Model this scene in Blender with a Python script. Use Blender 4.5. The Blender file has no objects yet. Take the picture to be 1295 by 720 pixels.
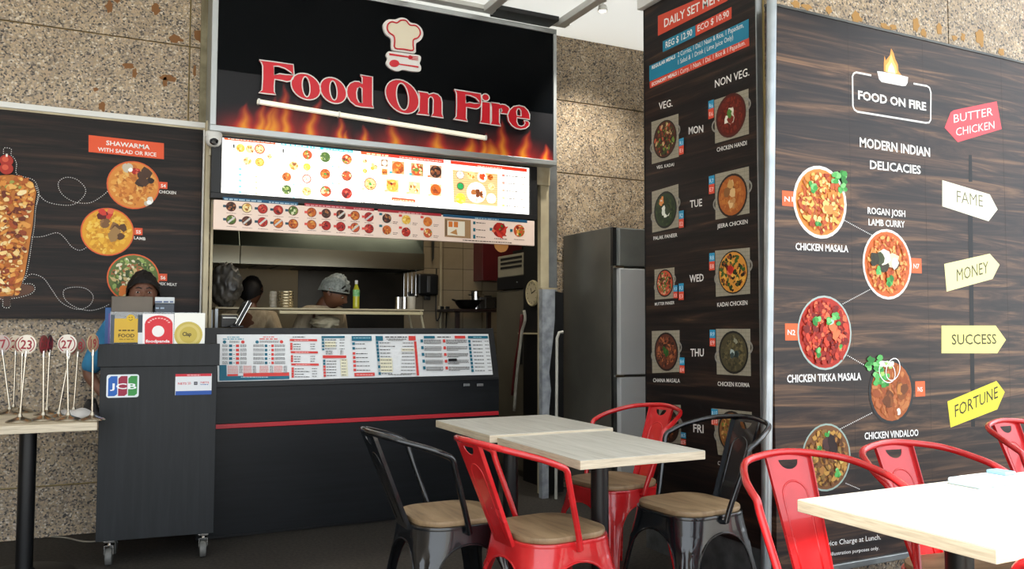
import bpy, bmesh, math, random
from math import sin, cos, pi, radians as RAD
from mathutils import Vector as V, Matrix, noise
from mathutils.geometry import tessellate_polygon

# ------------------------------------------------------------------ camera, world, sun, exposure
scn = bpy.context.scene
COL = scn.collection
FPX, EYE = 1041.67, 1.2
yaw, pitch, roll = RAD(26.42776), RAD(2.94806), RAD(0.14737)
CF = V((sin(yaw)*cos(pitch), cos(yaw)*cos(pitch), sin(pitch)))
CR = V((cos(yaw), -sin(yaw), 0)); CU = CR.cross(CF)
CR, CU = CR*cos(roll)+CU*sin(roll), -CR*sin(roll)+CU*cos(roll)
CC = V((0, 0, EYE))
cam = bpy.data.cameras.new('camera'); cam.sensor_width = 36; cam.lens = FPX/1295*36
cam.clip_start = .02; cam.clip_end = 200
camo = bpy.data.objects.new('camera', cam); COL.objects.link(camo)
Mx = Matrix((CR, CU, -CF)).transposed().to_4x4(); Mx.translation = CC
camo.matrix_world = Mx; scn.camera = camo

w = bpy.data.worlds.new('sky'); scn.world = w; w.use_nodes = True
bg = w.node_tree.nodes['Background']
bg.inputs[0].default_value = (.86, .93, 1, 1); bg.inputs[1].default_value = 2.6

sun = bpy.data.lights.new('sun', 'SUN'); sun.energy = 9; sun.angle = RAD(.8); sun.color = (1, .95, .86)
suno = bpy.data.objects.new('sun', sun); COL.objects.link(suno)
suno.rotation_euler = V((.32, .62, -1.0)).to_track_quat('-Z', 'Y').to_euler()

scn.view_settings.view_transform = 'Standard'; scn.view_settings.look = 'None'
scn.view_settings.gamma = 1; scn.view_settings.use_curve_mapping = False
scn.view_settings.exposure = 0.15

def ray(x, y): return CF + CR*((x-647.5)/FPX) - CU*((y-360)/FPX)
def at(x, y, ax, v):
    d = ray(x, y); i = 'XYZ'.index(ax); return CC + d*((v-CC[i])/d[i])

# ------------------------------------------------------------------ helpers
def lin(h):
    if isinstance(h, tuple): return h if len(h) == 4 else (*h, 1)
    h = h.lstrip('#'); o = []
    for i in (0, 2, 4):
        c = int(h[i:i+2], 16)/255; o.append(c/12.92 if c <= .04045 else ((c+.055)/1.055)**2.4)
    return (*o, 1)

MAT = {}
def mat(name, col='#808080', rough=.5, metal=0, spec=.5, coat=0, emit=None, es=0, alpha=1, trans=0):
    if name in MAT: return MAT[name]
    m = bpy.data.materials.new(name); m.use_nodes = True; b = m.node_tree.nodes['Principled BSDF']
    b.inputs['Base Color'].default_value = lin(col); b.inputs['Roughness'].default_value = rough
    b.inputs['Metallic'].default_value = metal; b.inputs['Specular IOR Level'].default_value = spec
    b.inputs['Coat Weight'].default_value = coat; b.inputs['Alpha'].default_value = alpha
    b.inputs['Transmission Weight'].default_value = trans
    if emit: b.inputs['Emission Color'].default_value = lin(emit); b.inputs['Emission Strength'].default_value = es
    MAT[name] = m; return m
def nd(m, t, **k):
    n = m.node_tree.nodes.new(t)
    for a, v in k.items():
        if a.startswith('_'): n.inputs[a[1:].replace('_', ' ')].default_value = v
        else: setattr(n, a, v)
    return n
def lk(m, a, b): m.node_tree.links.new(a, b)
def ramp(m, fac, stops, interp='LINEAR'):
    r = nd(m, 'ShaderNodeValToRGB'); e = r.color_ramp; e.interpolation = interp
    while len(e.elements) < len(stops): e.elements.new(.5)
    for el, (p, c) in zip(e.elements, stops): el.position = p; el.color = lin(c)
    lk(m, fac, r.inputs[0]); return r
def coords(m, scale=(1, 1, 1), kind='Object'):
    t = nd(m, 'ShaderNodeTexCoord'); mp = nd(m, 'ShaderNodeMapping'); mp.inputs['Scale'].default_value = scale
    lk(m, t.outputs[kind], mp.inputs[0]); return mp.outputs[0]
def bump(m, h, s=.3, d=.01):
    b = nd(m, 'ShaderNodeBump'); b.inputs['Strength'].default_value = s; b.inputs['Distance'].default_value = d
    lk(m, h, b.inputs['Height']); lk(m, b.outputs[0], m.node_tree.nodes['Principled BSDF'].inputs['Normal'])
def bs(m): return m.node_tree.nodes['Principled BSDF']

def m_granite():
    m = mat('granite', rough=.45); co = coords(m)
    v = nd(m, 'ShaderNodeTexVoronoi'); v.inputs['Scale'].default_value = 112; lk(m, co, v.inputs[0])
    n = nd(m, 'ShaderNodeTexNoise'); n.inputs['Scale'].default_value = 9; n.inputs['Detail'].default_value = 3; lk(m, co, n.inputs[0])
    s = nd(m, 'ShaderNodeSeparateColor'); lk(m, v.outputs['Color'], s.inputs[0])
    r = ramp(m, s.outputs[0], [(0, '#423e3c'), (.07, '#655d56'), (.16, '#8d8272'), (.34, '#ad9c83'), (.56, '#bea98e'), (.76, '#a5988a'), (.92, '#d2c8b8')], 'CONSTANT')
    r2 = ramp(m, n.outputs[0], [(.3, '#d2cabf'), (.7, '#fffaf0')])
    x = nd(m, 'ShaderNodeMix', data_type='RGBA', blend_type='MULTIPLY'); x.inputs[0].default_value = .8
    lk(m, r.outputs[0], x.inputs[6]); lk(m, r2.outputs[0], x.inputs[7]); lk(m, x.outputs[2], bs(m).inputs['Base Color'])
    return m
def m_streak(name, stops, scale, rough=.4, bumpy=.1, detail=6, spec=.5, coat=0, distort=.6):
    m = mat(name, rough=rough, spec=spec, coat=coat); co = coords(m, scale)
    n = nd(m, 'ShaderNodeTexNoise'); n.inputs['Scale'].default_value = 1; n.inputs['Detail'].default_value = detail
    n.inputs['Distortion'].default_value = distort; n.inputs['Roughness'].default_value = .62; lk(m, co, n.inputs[0])
    r = ramp(m, n.outputs[0], stops); lk(m, r.outputs[0], bs(m).inputs['Base Color'])
    if bumpy: bump(m, n.outputs[0], bumpy, .002)
    return m
def m_noise(name, c1, c2, scale=20, rough=.6, metal=0, lo=.35, hi=.65, b=0, detail=4, r2=None):
    m = mat(name, rough=rough, metal=metal); co = coords(m)
    n = nd(m, 'ShaderNodeTexNoise'); n.inputs['Scale'].default_value = scale; n.inputs['Detail'].default_value = detail; lk(m, co, n.inputs[0])
    r = ramp(m, n.outputs[0], [(lo, c1), (hi, c2)]); lk(m, r.outputs[0], bs(m).inputs['Base Color'])
    if b: bump(m, n.outputs[0], b, .004)
    if r2:
        q = nd(m, 'ShaderNodeMapRange'); q.inputs[3].default_value = r2[0]; q.inputs[4].default_value = r2[1]
        lk(m, n.outputs[0], q.inputs[0]); lk(m, q.outputs[0], bs(m).inputs['Roughness'])
    return m
GRAN = m_granite()
POSTER = m_streak('dark_wood_print', [(.36, '#100d0c'), (.47, '#1a1412'), (.56, '#281d18'), (.64, '#3c2b20'), (.74, '#563d2b')], (1.3, 1, 24), rough=.5, bumpy=0, spec=.25)
POSTER2 = m_streak('brown_wood_print', [(.34, '#1b1617'), (.45, '#2a201e'), (.53, '#413028'), (.61, '#634a38'), (.71, '#86654a')], (1.0, 1, 17), rough=.4, bumpy=0, spec=.35, distort=1.2)
TABLE = m_streak('pale_ash_laminate', [(.3, '#b3b0a4'), (.5, '#c6c3b8'), (.7, '#d3d0c6')], (60, 3, 60), rough=.42, bumpy=.03)
TABEDGE = m_streak('ash_edge_band', [(.3, '#b5a68e'), (.5, '#cdbfa6'), (.7, '#dccfb8')], (8, 8, 160), rough=.5, bumpy=.05)
SEATW = m_streak('weathered_seat_wood', [(.22, '#4f3d2a'), (.38, '#7d664a'), (.55, '#9a8161'), (.75, '#b19674')], (3, 14, 5), rough=.55, bumpy=.25)
BLACKWOOD = m_streak('charcoal_laminate', [(.3, '#121517'), (.5, '#171a1d'), (.7, '#1d2124')], (40, 40, 2.5), spec=.35, rough=.45, bumpy=.08)
BLACKPAN = m_streak('black_laminate', [(.3, '#0b0d0f'), (.5, '#101316'), (.7, '#15181b')], (2.5, 30, 40), rough=.4, bumpy=.06, spec=.3)
RED = m_noise('red_enamel', '#b5161a', '#d3262a', 6, .22, r2=(.15, .35)); bs(RED).inputs['Coat Weight'].default_value = .6
BLK = m_noise('black_enamel', '#07090c', '#11151a', 7, .25, r2=(.12, .32)); bs(BLK).inputs['Coat Weight'].default_value = .6
STEEL = m_noise('brushed_steel', '#8c9092', '#a9adad', 3, .3, 1, r2=(.22, .42))
DSTEEL = m_noise('dull_steel', '#4a4b4a', '#6a6a66', 2.2, .4, 1, r2=(.3, .5))
CHROME = mat('chrome', '#d0cdc8', .18, 1)
ALU = m_noise('grey_aluminium', '#8f9394', '#a6aaab', 8, .35, .8)
WHITEP = mat('white_paint', '#dcdcd8', .5)
CEIL = m_noise('ceiling_white', '#cfd0d0', '#dedede', 1.5, .7)
BEIGE = m_noise('beige_metal', '#a99c80', '#c0b494', 5, .5)
BLACKP = mat('black_plastic', '#0d0e10', .35)
RUBBER = mat('dark_rubber', '#1b1b1c', .7)
DARK = mat('black_paint', '#0a0b0d', .5)

class MB:
    def __init__(s): s.v = []; s.f = []
    def add(s, vs, fs):
        b = len(s.v); s.v += [tuple(p) for p in vs]; s.f += [tuple(i+b for i in f) for f in fs]; return s
    def box(s, c, d, rz=0, M=None):
        x, y, z = [a/2 for a in d]; P = [V((i*x, j*y, k*z)) for i in (-1, 1) for j in (-1, 1) for k in (-1, 1)]
        if rz: R = Matrix.Rotation(rz, 3, 'Z'); P = [R @ p for p in P]
        if M: P = [M @ p for p in P]
        return s.add([p+V(c) for p in P], [(0, 1, 3, 2), (4, 6, 7, 5), (0, 4, 5, 1), (2, 3, 7, 6), (0, 2, 6, 4), (1, 5, 7, 3)])
    def bb(s, a, b): return s.box([(p+q)/2 for p, q in zip(a, b)], [abs(q-p) for p, q in zip(a, b)])
    def tube(s, path, r, n=10, closed=False, caps=True, flat=1):
        P = [V(p) for p in path]; L = len(P); rr = r if isinstance(r, (list, tuple)) else [r]*L
        vs = []; up = None
        for i, p in enumerate(P):
            a = P[i-1] if (i or closed) else p; b = P[(i+1) % L] if (i < L-1 or closed) else p
            t = (b-a).normalized()
            if up is None: up = V((0, 0, 1)) if abs(t.z) < .9 else V((1, 0, 0))
            sd = t.cross(up).normalized(); up = sd.cross(t).normalized()
            for k in range(n):
                q = 2*pi*k/n; vs.append(p+(sd*cos(q)+up*sin(q)*flat)*rr[i])
        fs = []
        for i in range(L if closed else L-1):
            for k in range(n):
                j = (i+1) % L; fs.append((i*n+k, i*n+(k+1) % n, j*n+(k+1) % n, j*n+k))
        if caps and not closed: fs += [tuple(range(n))[::-1], tuple((L-1)*n+k for k in range(n))]
        return s.add(vs, fs)
    def lathe(s, prof, n=24, c=(0, 0, 0), M=None, sx=1, sy=1):
        vs = []
        for r, z in prof:
            for k in range(n):
                p = V((r*cos(2*pi*k/n)*sx, r*sin(2*pi*k/n)*sy, z))
                if M: p = M @ p
                vs.append(p+V(c))
        fs = [(i*n+k, i*n+(k+1) % n, (i+1)*n+(k+1) % n, (i+1)*n+k) for i in range(len(prof)-1) for k in range(n)]
        fs += [tuple(range(n))[::-1], tuple((len(prof)-1)*n+k for k in range(n))]
        return s.add(vs, fs)
    def prism(s, loops, y0, y1, f=None):
        """2-D loops (outer, holes) in (x, z), extruded along y"""
        f = f or (lambda x, y, z: (x, y, z))
        tri = tessellate_polygon([[V((x, z, 0)) for x, z in l] for l in loops]); fl = [p for l in loops for p in l]; n = len(fl)
        fs = [tuple(t) for t in tri] + [tuple(i+n for i in t[::-1]) for t in tri]; b = 0
        for l in loops:
            for i in range(len(l)):
                j = (i+1) % len(l); fs.append((b+i, b+j, b+j+n, b+i+n))
            b += len(l)
        return s.add([f(x, y0, z) for x, z in fl]+[f(x, y1, z) for x, z in fl], fs)
    def grid(s, fn, nu, nv, closed=False):
        vs = [fn(i/nu, j/nv) for j in range(nv+1) for i in range(nu+1)]
        return s.add(vs, [(j*(nu+1)+i, j*(nu+1)+i+1, (j+1)*(nu+1)+i+1, (j+1)*(nu+1)+i) for j in range(nv) for i in range(nu)])
    def build(s, name, m, parent=None, smooth=False, bevel=0, label=None, loc=None, sub=0, recalc=True):
        me = bpy.data.meshes.new(name); me.from_pydata([tuple(p) for p in s.v], [], s.f)
        if recalc:
            b = bmesh.new(); b.from_mesh(me); bmesh.ops.recalc_face_normals(b, faces=b.faces); b.to_mesh(me); b.free()
        me.materials.append(m)
        if smooth: me.shade_smooth()
        if smooth == 'auto': me.set_sharp_from_angle(angle=RAD(38))
        o = bpy.data.objects.new(name, me); COL.objects.link(o)
        if parent: o.parent = parent
        if loc: o.location = loc
        if label: o['label'] = label
        if bevel:
            q = o.modifiers.new('bevel', 'BEVEL'); q.width = bevel; q.segments = 2; q.limit_method = 'ANGLE'; q.angle_limit = RAD(40)
        if sub:
            q = o.modifiers.new('sub', 'SUBSURF'); q.levels = sub; q.render_levels = sub
        return o
def thing(name, label, cat, loc=(0, 0, 0), rz=0, group=None, rx=0):
    o = bpy.data.objects.new(name, None); COL.objects.link(o); o.location = loc; o.rotation_euler = (rx, 0, rz)
    o.empty_display_size = .1; o['label'] = label; o['category'] = cat
    if group: o['group'] = group
    return o
def tag(o, label, cat, group=None):
    o['label'] = label; o['category'] = cat
    if group: o['group'] = group
    return o
def struct(o): o['kind'] = 'structure'; return o
def copy_tree(o, parent=None):
    c = o.copy(); COL.objects.link(c)
    if parent: c.parent = parent
    for ch in list(o.children): copy_tree(ch, c)
    return c
def cr(pts, n=8, closed=False):
    P = [V(p) for p in pts]
    Q = [P[-1]]+P+[P[0], P[1]] if closed else [P[0]*2-P[1]]+P+[P[-1]*2-P[-2]]
    o = []
    for i in range(1, len(Q)-2):
        a, b, c, d = Q[i-1:i+3]
        for k in range(n):
            t = k/n; o.append(.5*((2*b)+(c-a)*t+(2*a-5*b+4*c-d)*t*t+(3*b-a-3*c+d)*t**3))
    if not closed: o.append(P[-1])
    return o
def rrect(x0, z0, x1, z1, r, n=5):
    o = []
    for cx, cz, a in ((x1-r, z1-r, 0), (x0+r, z1-r, 90), (x0+r, z0+r, 180), (x1-r, z0+r, 270)):
        o += [(cx+r*cos(RAD(a+90*k/n)), cz+r*sin(RAD(a+90*k/n))) for k in range(n+1)]
    return o

# ------------------------------------------------------------------ flat print
INK = mat('printed_ink', rough=.45, spec=.3)
_a = nd(INK, 'ShaderNodeVertexColor', layer_name='ink'); lk(INK, _a.outputs[0], bs(INK).inputs['Base Color'])
GLOW = mat('backlit_print', rough=.4)
_a = nd(GLOW, 'ShaderNodeVertexColor', layer_name='ink'); lk(GLOW, _a.outputs[0], bs(GLOW).inputs['Base Color'])
lk(GLOW, _a.outputs[0], bs(GLOW).inputs['Emission Color']); bs(GLOW).inputs['Emission Strength'].default_value = .75

_TX = {}
def glyphs(s, bold):
    k = (s, bold)
    if k not in _TX:
        c = bpy.data.curves.new('t', 'FONT'); c.body = s; c.size = 1; c.resolution_u = 2; c.offset = bold
        o = bpy.data.objects.new('t', c); COL.objects.link(o)
        me = bpy.data.meshes.new_from_object(o.evaluated_get(bpy.context.evaluated_depsgraph_get()))
        vs = [(v.co.x, v.co.y) for v in me.vertices]; fs = [tuple(p.vertices) for p in me.polygons]
        bpy.data.objects.remove(o); bpy.data.curves.remove(c); bpy.data.meshes.remove(me)
        x0 = min(v[0] for v in vs); x1 = max(v[0] for v in vs)
        _TX[k] = ([(a-x0, b) for a, b in vs], fs, x1-x0)
    return _TX[k]

class Board:
    """a flat thing: local x to its right, local z up, faces local -y; p() drops a pixel on its plane"""
    def __init__(s, root, y=0):
        s.root = root; s.y = y; M = Matrix.LocRotScale(root.location, root.rotation_euler, None)
        s.Mi = M.inverted(); s.R = s.Mi.to_3x3(); s.C = s.Mi @ CC
    def p(s, x, y):
        d = s.R @ ray(x, y); t = (s.y-s.C.y)/d.y; q = s.C+d*t; return (q.x, q.z)
class Ink:
    def __init__(s, B, base=.0008, step=.00003, f=None):
        s.B = B; s.k = 0; s.base = base; s.step = step; s.v = []; s.f = []; s.c = []
        s.f2 = f or (lambda x, y: (x, y)); s.local = False
    def P(s, x, y):
        if s.local: return (x, y)
        return s.B.p(*s.f2(x, y))
    def up(s, n=1): s.k += n
    def raw(s, pts, faces, col):
        b = len(s.v); yy = s.B.y-(s.base+s.k*s.step); s.v += [(x, yy, z) for x, z in pts]
        s.f += [tuple(i+b for i in f) for f in faces]; s.c += [lin(col)]*len(faces)
    def poly(s, pts, col, holes=()):
        loops = [[s.P(*p) for p in l] for l in [pts, *holes]]
        tri = tessellate_polygon([[V((a, b, 0)) for a, b in l] for l in loops])
        s.raw([p for l in loops for p in l], [tuple(t) for t in tri], col); s.up()
    def quad(s, x0, y0, x1, y1, col, dy=0):
        """pixel-aligned box whose lower right sags by dy"""
        s.poly([(x0, y0), (x1, y0+dy), (x1, y1+dy), (x0, y1)], col)
    def rect(s, x0, y0, x1, y1, col):
        """upright on the board: corner px top-left, corner px bottom-right"""
        a = s.P(x0, y0); b = s.P(x1, y1); s.raw([(a[0], b[1]), (b[0], b[1]), (b[0], a[1]), (a[0], a[1])], [(0, 1, 2, 3)], col); s.up()
    def circ(s, x, y, r, col, n=24, kx=1):
        c = s.P(x, y); R = abs(s.P(x, y-r)[1]-c[1]); s.lcirc(c, R, col, n, kx)
    def lcirc(s, c, R, col, n=20, kx=1):
        s.raw([(c[0]+R*kx*cos(2*pi*i/n), c[1]+R*sin(2*pi*i/n)) for i in range(n)], [tuple(range(n))], col); s.up()
    def line(s, pts, wpx, col, closed=False):
        q = [s.P(*p) for p in pts]; a = s.P(*pts[0]); b = s.P(pts[0][0], pts[0][1]-wpx); s.lline(q, abs(a[1]-b[1]), col, closed)
    def lline(s, q, w, col, closed=False):
        n = len(q); Lp = []; Rp = []
        for i in range(n):
            a = q[i-1] if (i or closed) else q[i]; b = q[(i+1) % n] if (i < n-1 or closed) else q[i]
            d = V((b[0]-a[0], b[1]-a[1])); d = d.normalized() if d.length > 0 else V((1, 0)); nn = V((-d.y, d.x))*w/2
            Lp.append((q[i][0]+nn.x, q[i][1]+nn.y)); Rp.append((q[i][0]-nn.x, q[i][1]-nn.y))
        fs = [(i, (i+1) % n, n+(i+1) % n, n+i) for i in range(n if closed else n-1)]
        s.raw(Lp+Rp, fs, col); s.up()
    def dots(s, pts, col, dpx=1.3, gap=2.4, n=10):
        q = [V(s.P(*p)) for p in pts]; q = [V((a.x, a.y)) for a in cr([(a.x, a.y, 0) for a in q], n)]
        u = abs(s.P(*pts[0])[1]-s.P(pts[0][0], pts[0][1]-1)[1]); acc = 0; g = gap*u; h = dpx*u/2
        for a, b in zip(q, q[1:]):
            L = (b-a).length
            while acc < L:
                c = a+(b-a)*(acc/L); s.raw([(c.x+h*cos(k*pi/3), c.y+h*sin(k*pi/3)) for k in range(6)], [tuple(range(6))], col); acc += g
            acc -= L
        s.up()
    def tx(s, body, x0, y0, x1, y1, hpx, col, bold=.012, cap=.73):
        """baseline from px (x0,y0) to (x1,y1); hpx = capital height in px at the left end"""
        a = V(s.P(x0, y0)); b = V(s.P(x1, y1)); h = abs(s.P(x0, y0-hpx)[1]-s.P(x0, y0)[1])/cap
        vs, fs, wd = glyphs(body, bold); e = (b-a)/wd
        up = V((0, 1)) if abs(e.y) < .35*abs(e.x) else V((-e.y, e.x)).normalized()
        s.raw([tuple(a+e*x+up*(h*y)) for x, y in vs], fs, col); s.up()
    def greek(s, x0, y0, x1, y1, hpx, col, seed=0, lvl=1):
        """an unreadable line of small type: word-length dashes"""
        r = random.Random(seed*7+int(x0*3+y0*11)); a = V(s.P(x0, y0)); b = V(s.P(x1, y1)); L = (b-a).length
        h = abs(s.P(x0, y0-hpx)[1]-s.P(x0, y0)[1]); d = (b-a)/L; x = 0
        while x < L:
            wd = h*r.uniform(.9, 3.2)
            wd = min(wd, L-x)
            if wd > h*.3:
                p = a+d*x; q = a+d*(x+wd); s.raw([(p.x, p.y), (q.x, q.y), (q.x, q.y+h*.72), (p.x, p.y+h*.72)], [(0, 1, 2, 3)], col)
            x += wd+h*.55
        s.up()
    def dish(s, x, y, r, pal, seed=0, rim=None, rimw=.1, base=None, n=40, kx=1, size=.2, garnish=None, stretch=1):
        c = s.P(x, y); R = abs(s.P(x, y-r)[1]-c[1]); q = random.Random(seed*131+int(x))
        if n >= 60: n = int(n*2.3); size *= .66
        if rim: s.lcirc(c, R, rim, 28, kx); R *= 1-rimw
        s.lcirc(c, R, base or pal[0], 24, kx)
        def blob(u, v, rr, col, st=1):
            m = 7; a0 = q.uniform(0, pi); ca, sa = cos(a0), sin(a0); P = []
            for i in range(m):
                t = 2*pi*i/m; e = rr*q.uniform(.65, 1.15); X = e*cos(t)*st; Y = e*sin(t)
                P.append((c[0]+(u+X*ca-Y*sa)*kx, c[1]+v+X*sa+Y*ca))
            s.raw(P, [tuple(range(m))], col); s.up()
        for i in range(n):
            a = q.uniform(0, 2*pi); d = R*math.sqrt(q.random())*.86; rr = min(R*size*q.uniform(.45, 1), max(R*.95-d, R*.05))
            blob(d*cos(a), d*sin(a), rr, q.choice(pal), q.uniform(1, 1.9)*stretch)
        for (gu, gv, gr, gc) in garnish or []:
            for i in range(6):
                blob(R*(gu+q.uniform(-.5, .5)*gr), R*(gv+q.uniform(-.5, .5)*gr), R*gr*q.uniform(.35, .6), q.choice(gc))
    def build(s, name, label=None, m=None, parent=None):
        me = bpy.data.meshes.new(name); me.from_pydata(s.v, [], s.f)
        at_ = me.color_attributes.new('ink', 'FLOAT_COLOR', 'CORNER'); buf = []
        for f, c in zip(s.f, s.c): buf += list(c)*len(f)
        at_.data.foreach_set('color', buf); me.materials.append(m or INK)
        o = bpy.data.objects.new(name, me); COL.objects.link(o); o.parent = parent or s.B.root
        if label: o['label'] = label
        return o
def sub(B, f, base=.0008, step=.00003): return Ink(B, base, step, f)
def crop(x0, y0, s): return lambda x, y: (x0+x/s, y0+y/s)
# ------------------------------------------------------------------ the setting
FLOORM = m_noise('dark_speckled_floor', '#1a1715', '#3a352f', 60, .7, detail=6, b=.3)
struct(MB().bb((-7, -.3, -.1), (9, 8, 0)).build('floor', FLOORM))
# open ground beyond the covered area
PAVE = m_noise('pale_paving', '#aaa59a', '#bdb8ae', 4, .8)
struct(MB().bb((-40, -50, -.12), (45, -.3, -.02)).build('ground', PAVE))

JOINT = mat('joint_caulk', '#a8935f', .7)
def slab_wall(name, x0, x1, zs, xs, y, depth, holes=(), axis='X', proud=.02):
    """backing block with separate granite slabs, joints recessed"""
    w_ = struct(MB().bb((x0, y+proud, zs[0]), (x1, y+depth, zs[-1])).build(name, JOINT) if axis == 'X'
                else MB().bb((y+proud, x0, zs[0]), (y+depth, x1, zs[-1])).build(name, JOINT))
    g = .0045
    for i in range(len(xs)-1):
        for j in range(len(zs)-1):
            a, b, c, d = xs[i]+g, xs[i+1]-g, zs[j]+g, zs[j+1]-g
            m = MB()
            if axis == 'X': m.bb((a, y, c), (b, y+proud+.001, d))
            else: m.bb((y, a, c), (y+proud+.001, b, d))
            m.build('granite_slab', GRAN, w_)
    return w_
ZJ = at(120, 42, 'Y', 5.4).z
ZL = at(60, 615, 'Y', 5.4).z
ZK = at(705, 218, 'Y', 5.4).z
OX0, OX1, OZ = .56, 3.02, 2.62
slab_wall('wall_back_left', -3.4, OX0, [0, ZL, 1.7, ZJ, 3.9], [-3.4, -2.2, -.98, .225+.22, OX0], 5.4, .2)
slab_wall('wall_back_right', OX1, 4.6, [0, ZL, 1.7, ZK, ZJ, 3.9], [OX1, 4.05, 4.6], 5.4, .2)
struct(MB().bb((OX0, 5.42, OZ), (OX1, 5.6, 3.9)).build('wall_back_lintel', WHITEP))
pw = slab_wall('wall_right_front', 2.72, 6.6, [0, 1.3, 2.62, 3.42], [2.72, 4.0, 5.3, 6.6], 2.83, .25)
slab_wall('wall_right_side', 2.856, 3.78, [0, 1.3, 2.62, 3.42], [2.856, 3.78], 2.72, .25, axis='Y')
struct(MB().bb((4.6, 3.78, 0), (4.8, 5.6, 3.42)).build('wall_right_alcove', GRAN))
struct(MB().bb((2.9, 3.6, 0), (4.8, 3.78, 3.42)).build('wall_alcove_front', GRAN))
# concrete plinth under the side panel
struct(MB().bb((2.69, 2.8, 0), (2.74, 3.76, .22)).build('baseboard_right', m_noise('grey_concrete', '#3a3c3d', '#55585a', 12, .7), bevel=.004))

# roof: translucent white sheets between boxed beams running out from the sign
CZ = 3.43
def m_trans(name, col, t):
    m = mat(name, col, .6); tr_ = nd(m, 'ShaderNodeBsdfTranslucent'); tr_.inputs[0].default_value = lin(col); mx = nd(m, 'ShaderNodeMixShader'); mx.inputs[0].default_value = t
    lk(m, bs(m).outputs[0], mx.inputs[1]); lk(m, tr_.outputs[0], mx.inputs[2]); lk(m, mx.outputs[0], m.node_tree.nodes['Material Output'].inputs[0]); return m
ROOF = m_trans('white_roof_sheet', '#e4e4e2', .43)
BEAM = mat('beam_paint', '#c6c6c2', .5); DIFFUSER = m_trans('sun_diffuser_sheet', '#fbfbfa', .96)
xa, xb = at(617, 16, 'Z', CZ-.05).x, at(700, 40, 'Z', CZ-.05).x
bx = [xb, xa]+[xa-(xb-xa)*k for k in (1, 2, 3, 4, 5)]
cg = struct(MB().bb((-7, .12, CZ-.06), (3.5, .2, CZ+.02)).build('ceiling', BEAM))
for x0_, x1_ in [(xb, 4.8)]+list(zip(bx[1:], bx)):
    MB().bb((x0_+.001, .2, CZ), (x1_-.001, 5.6, CZ+.006)).build('roof_panel', ROOF, cg)
MB().bb((-7, .2, CZ), (bx[-1]-.001, 5.6, CZ+.006)).build('roof_panel', ROOF, cg)
struct(MB().bb((2.75, -1.0, 5.2), (9, 3.3, 5.206)).build('added_sun_diffuser', DIFFUSER))  # unseen sheet added to stop direct sun and spread soft light below
for k, x in enumerate(bx[:4]):
    struct(MB().bb((x-.032, .2, CZ-.05), (x+.032, 5.1, CZ-.001)).build('trim_%d' % (k+1), BEAM, bevel=.004))
struct(MB().bb((xa+.06, 5.05, CZ-.035), (xb-.05, 5.2, CZ-.003)).build('trim_5', DARK))
struct(MB().bb((-3.4, 5.1, CZ-.03), (3.0, 5.17, CZ-.001)).build('trim_6', BEAM))
sp_ = at(762, 7, 'Z', CZ-.04); dl = thing('ceiling_spotlight', 'small white spotlight on the roof above the fridge alcove', 'lamp', (sp_.x, sp_.y, CZ-.06))
MB().lathe([(.03, .06), (.03, .052), (.008, .05), (.008, .02), (.028, .018), (.035, -.02), (.030, -.021), (.02, .0)], 20).build('lamp_body', WHITEP, dl, smooth='auto')
MB().lathe([(.026, -.012), (.001, -.011)], 16).build('bulb', mat('lit_bulb', '#ffffff', .4, emit='#fff4e0', es=12), dl)
pl_ = bpy.data.lights.new('spotlight_light', 'SPOT'); pl_.energy = 95; pl_.spot_size = RAD(84); pl_.spot_blend = .7; pl_.shadow_soft_size = .05; pl_.color = (1, .96, .88)
plo = bpy.data.objects.new('spotlight_light', pl_); COL.objects.link(plo); plo.location = (sp_.x, sp_.y, CZ-.10); plo.rotation_euler = V((.30, .50, -1)).to_track_quat('-Z', 'Y').to_euler()
# enclosure left and far behind the camera so that the place closes
struct(MB().bb((-7.2, -2.2, 0), (-7, 8, 4.2)).build('wall_left', GRAN))

# glue and rust stains left on the granite
STI = mat('rust_stain', '#7a5024', .7)
def stains(parent, spec, ax, v, m=STI):
    for i, (x, y, w_, h, n) in enumerate(spec):
        q = random.Random(i*17+3); c = at(x, y, ax, v); k = abs(at(x+1, y, ax, v).x-c.x); pts = []
        for a in range(14):
            t = 2*pi*a/14; e = q.uniform(.55, 1.1); pts.append((c.x+w_*k*cos(t)*e, c.z+h*k*sin(t)*e))
        MB().prism([pts], v-.0015, v+.001).build('stain', m, parent)
wl = bpy.data.objects['wall_back_left']
stains(wl, [(138, 8, 6, 10, 0), (148, 1, 4, 4, 0), (197, 12, 7, 9, 0), (222, 49, 10, 6, 0), (252, 47, 10, 9, 0), (163, 84, 9, 5, 0), (170, 93, 4, 8, 0), (213, 99, 12, 5, 0), (209, 104, 4, 7, 0),
            (121, 113, 4, 4, 0), (129, 135, 5, 8, 0), (106, 140, 7, 3, 0), (246, 90, 2, 12, 0)], 'Y', 5.4)
stains(pw, [(1006, 5, 7, 4, 0), (1020, 9, 7, 3, 0), (1048, 13, 5, 4, 0), (1083, 22, 7, 6, 0), (1119, 34, 8, 3, 0), (1130, 35, 5, 3, 0), (1158, 32, 5, 7, 0), (1168, 42, 4, 4, 0), (1188, 37, 4, 5, 0), (1207, 48, 4, 3, 0),
            (1239, 48, 6, 8, 0), (1218, 47, 3, 4, 0), (1266, 66, 4, 4, 0)], 'Y', 2.83, mat('orange_rust', '#a98046', .7))
# metal corner strip beside the sign
struct(MB().bb((at(253, 90, 'Y', 5.38).x, 5.372, 2.43), (at(262, 90, 'Y', 5.38).x, 5.399, CZ)).build('trim_7', m_noise('weathered_strip', '#6f664c', '#8c8468', 14, .6)))

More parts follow.
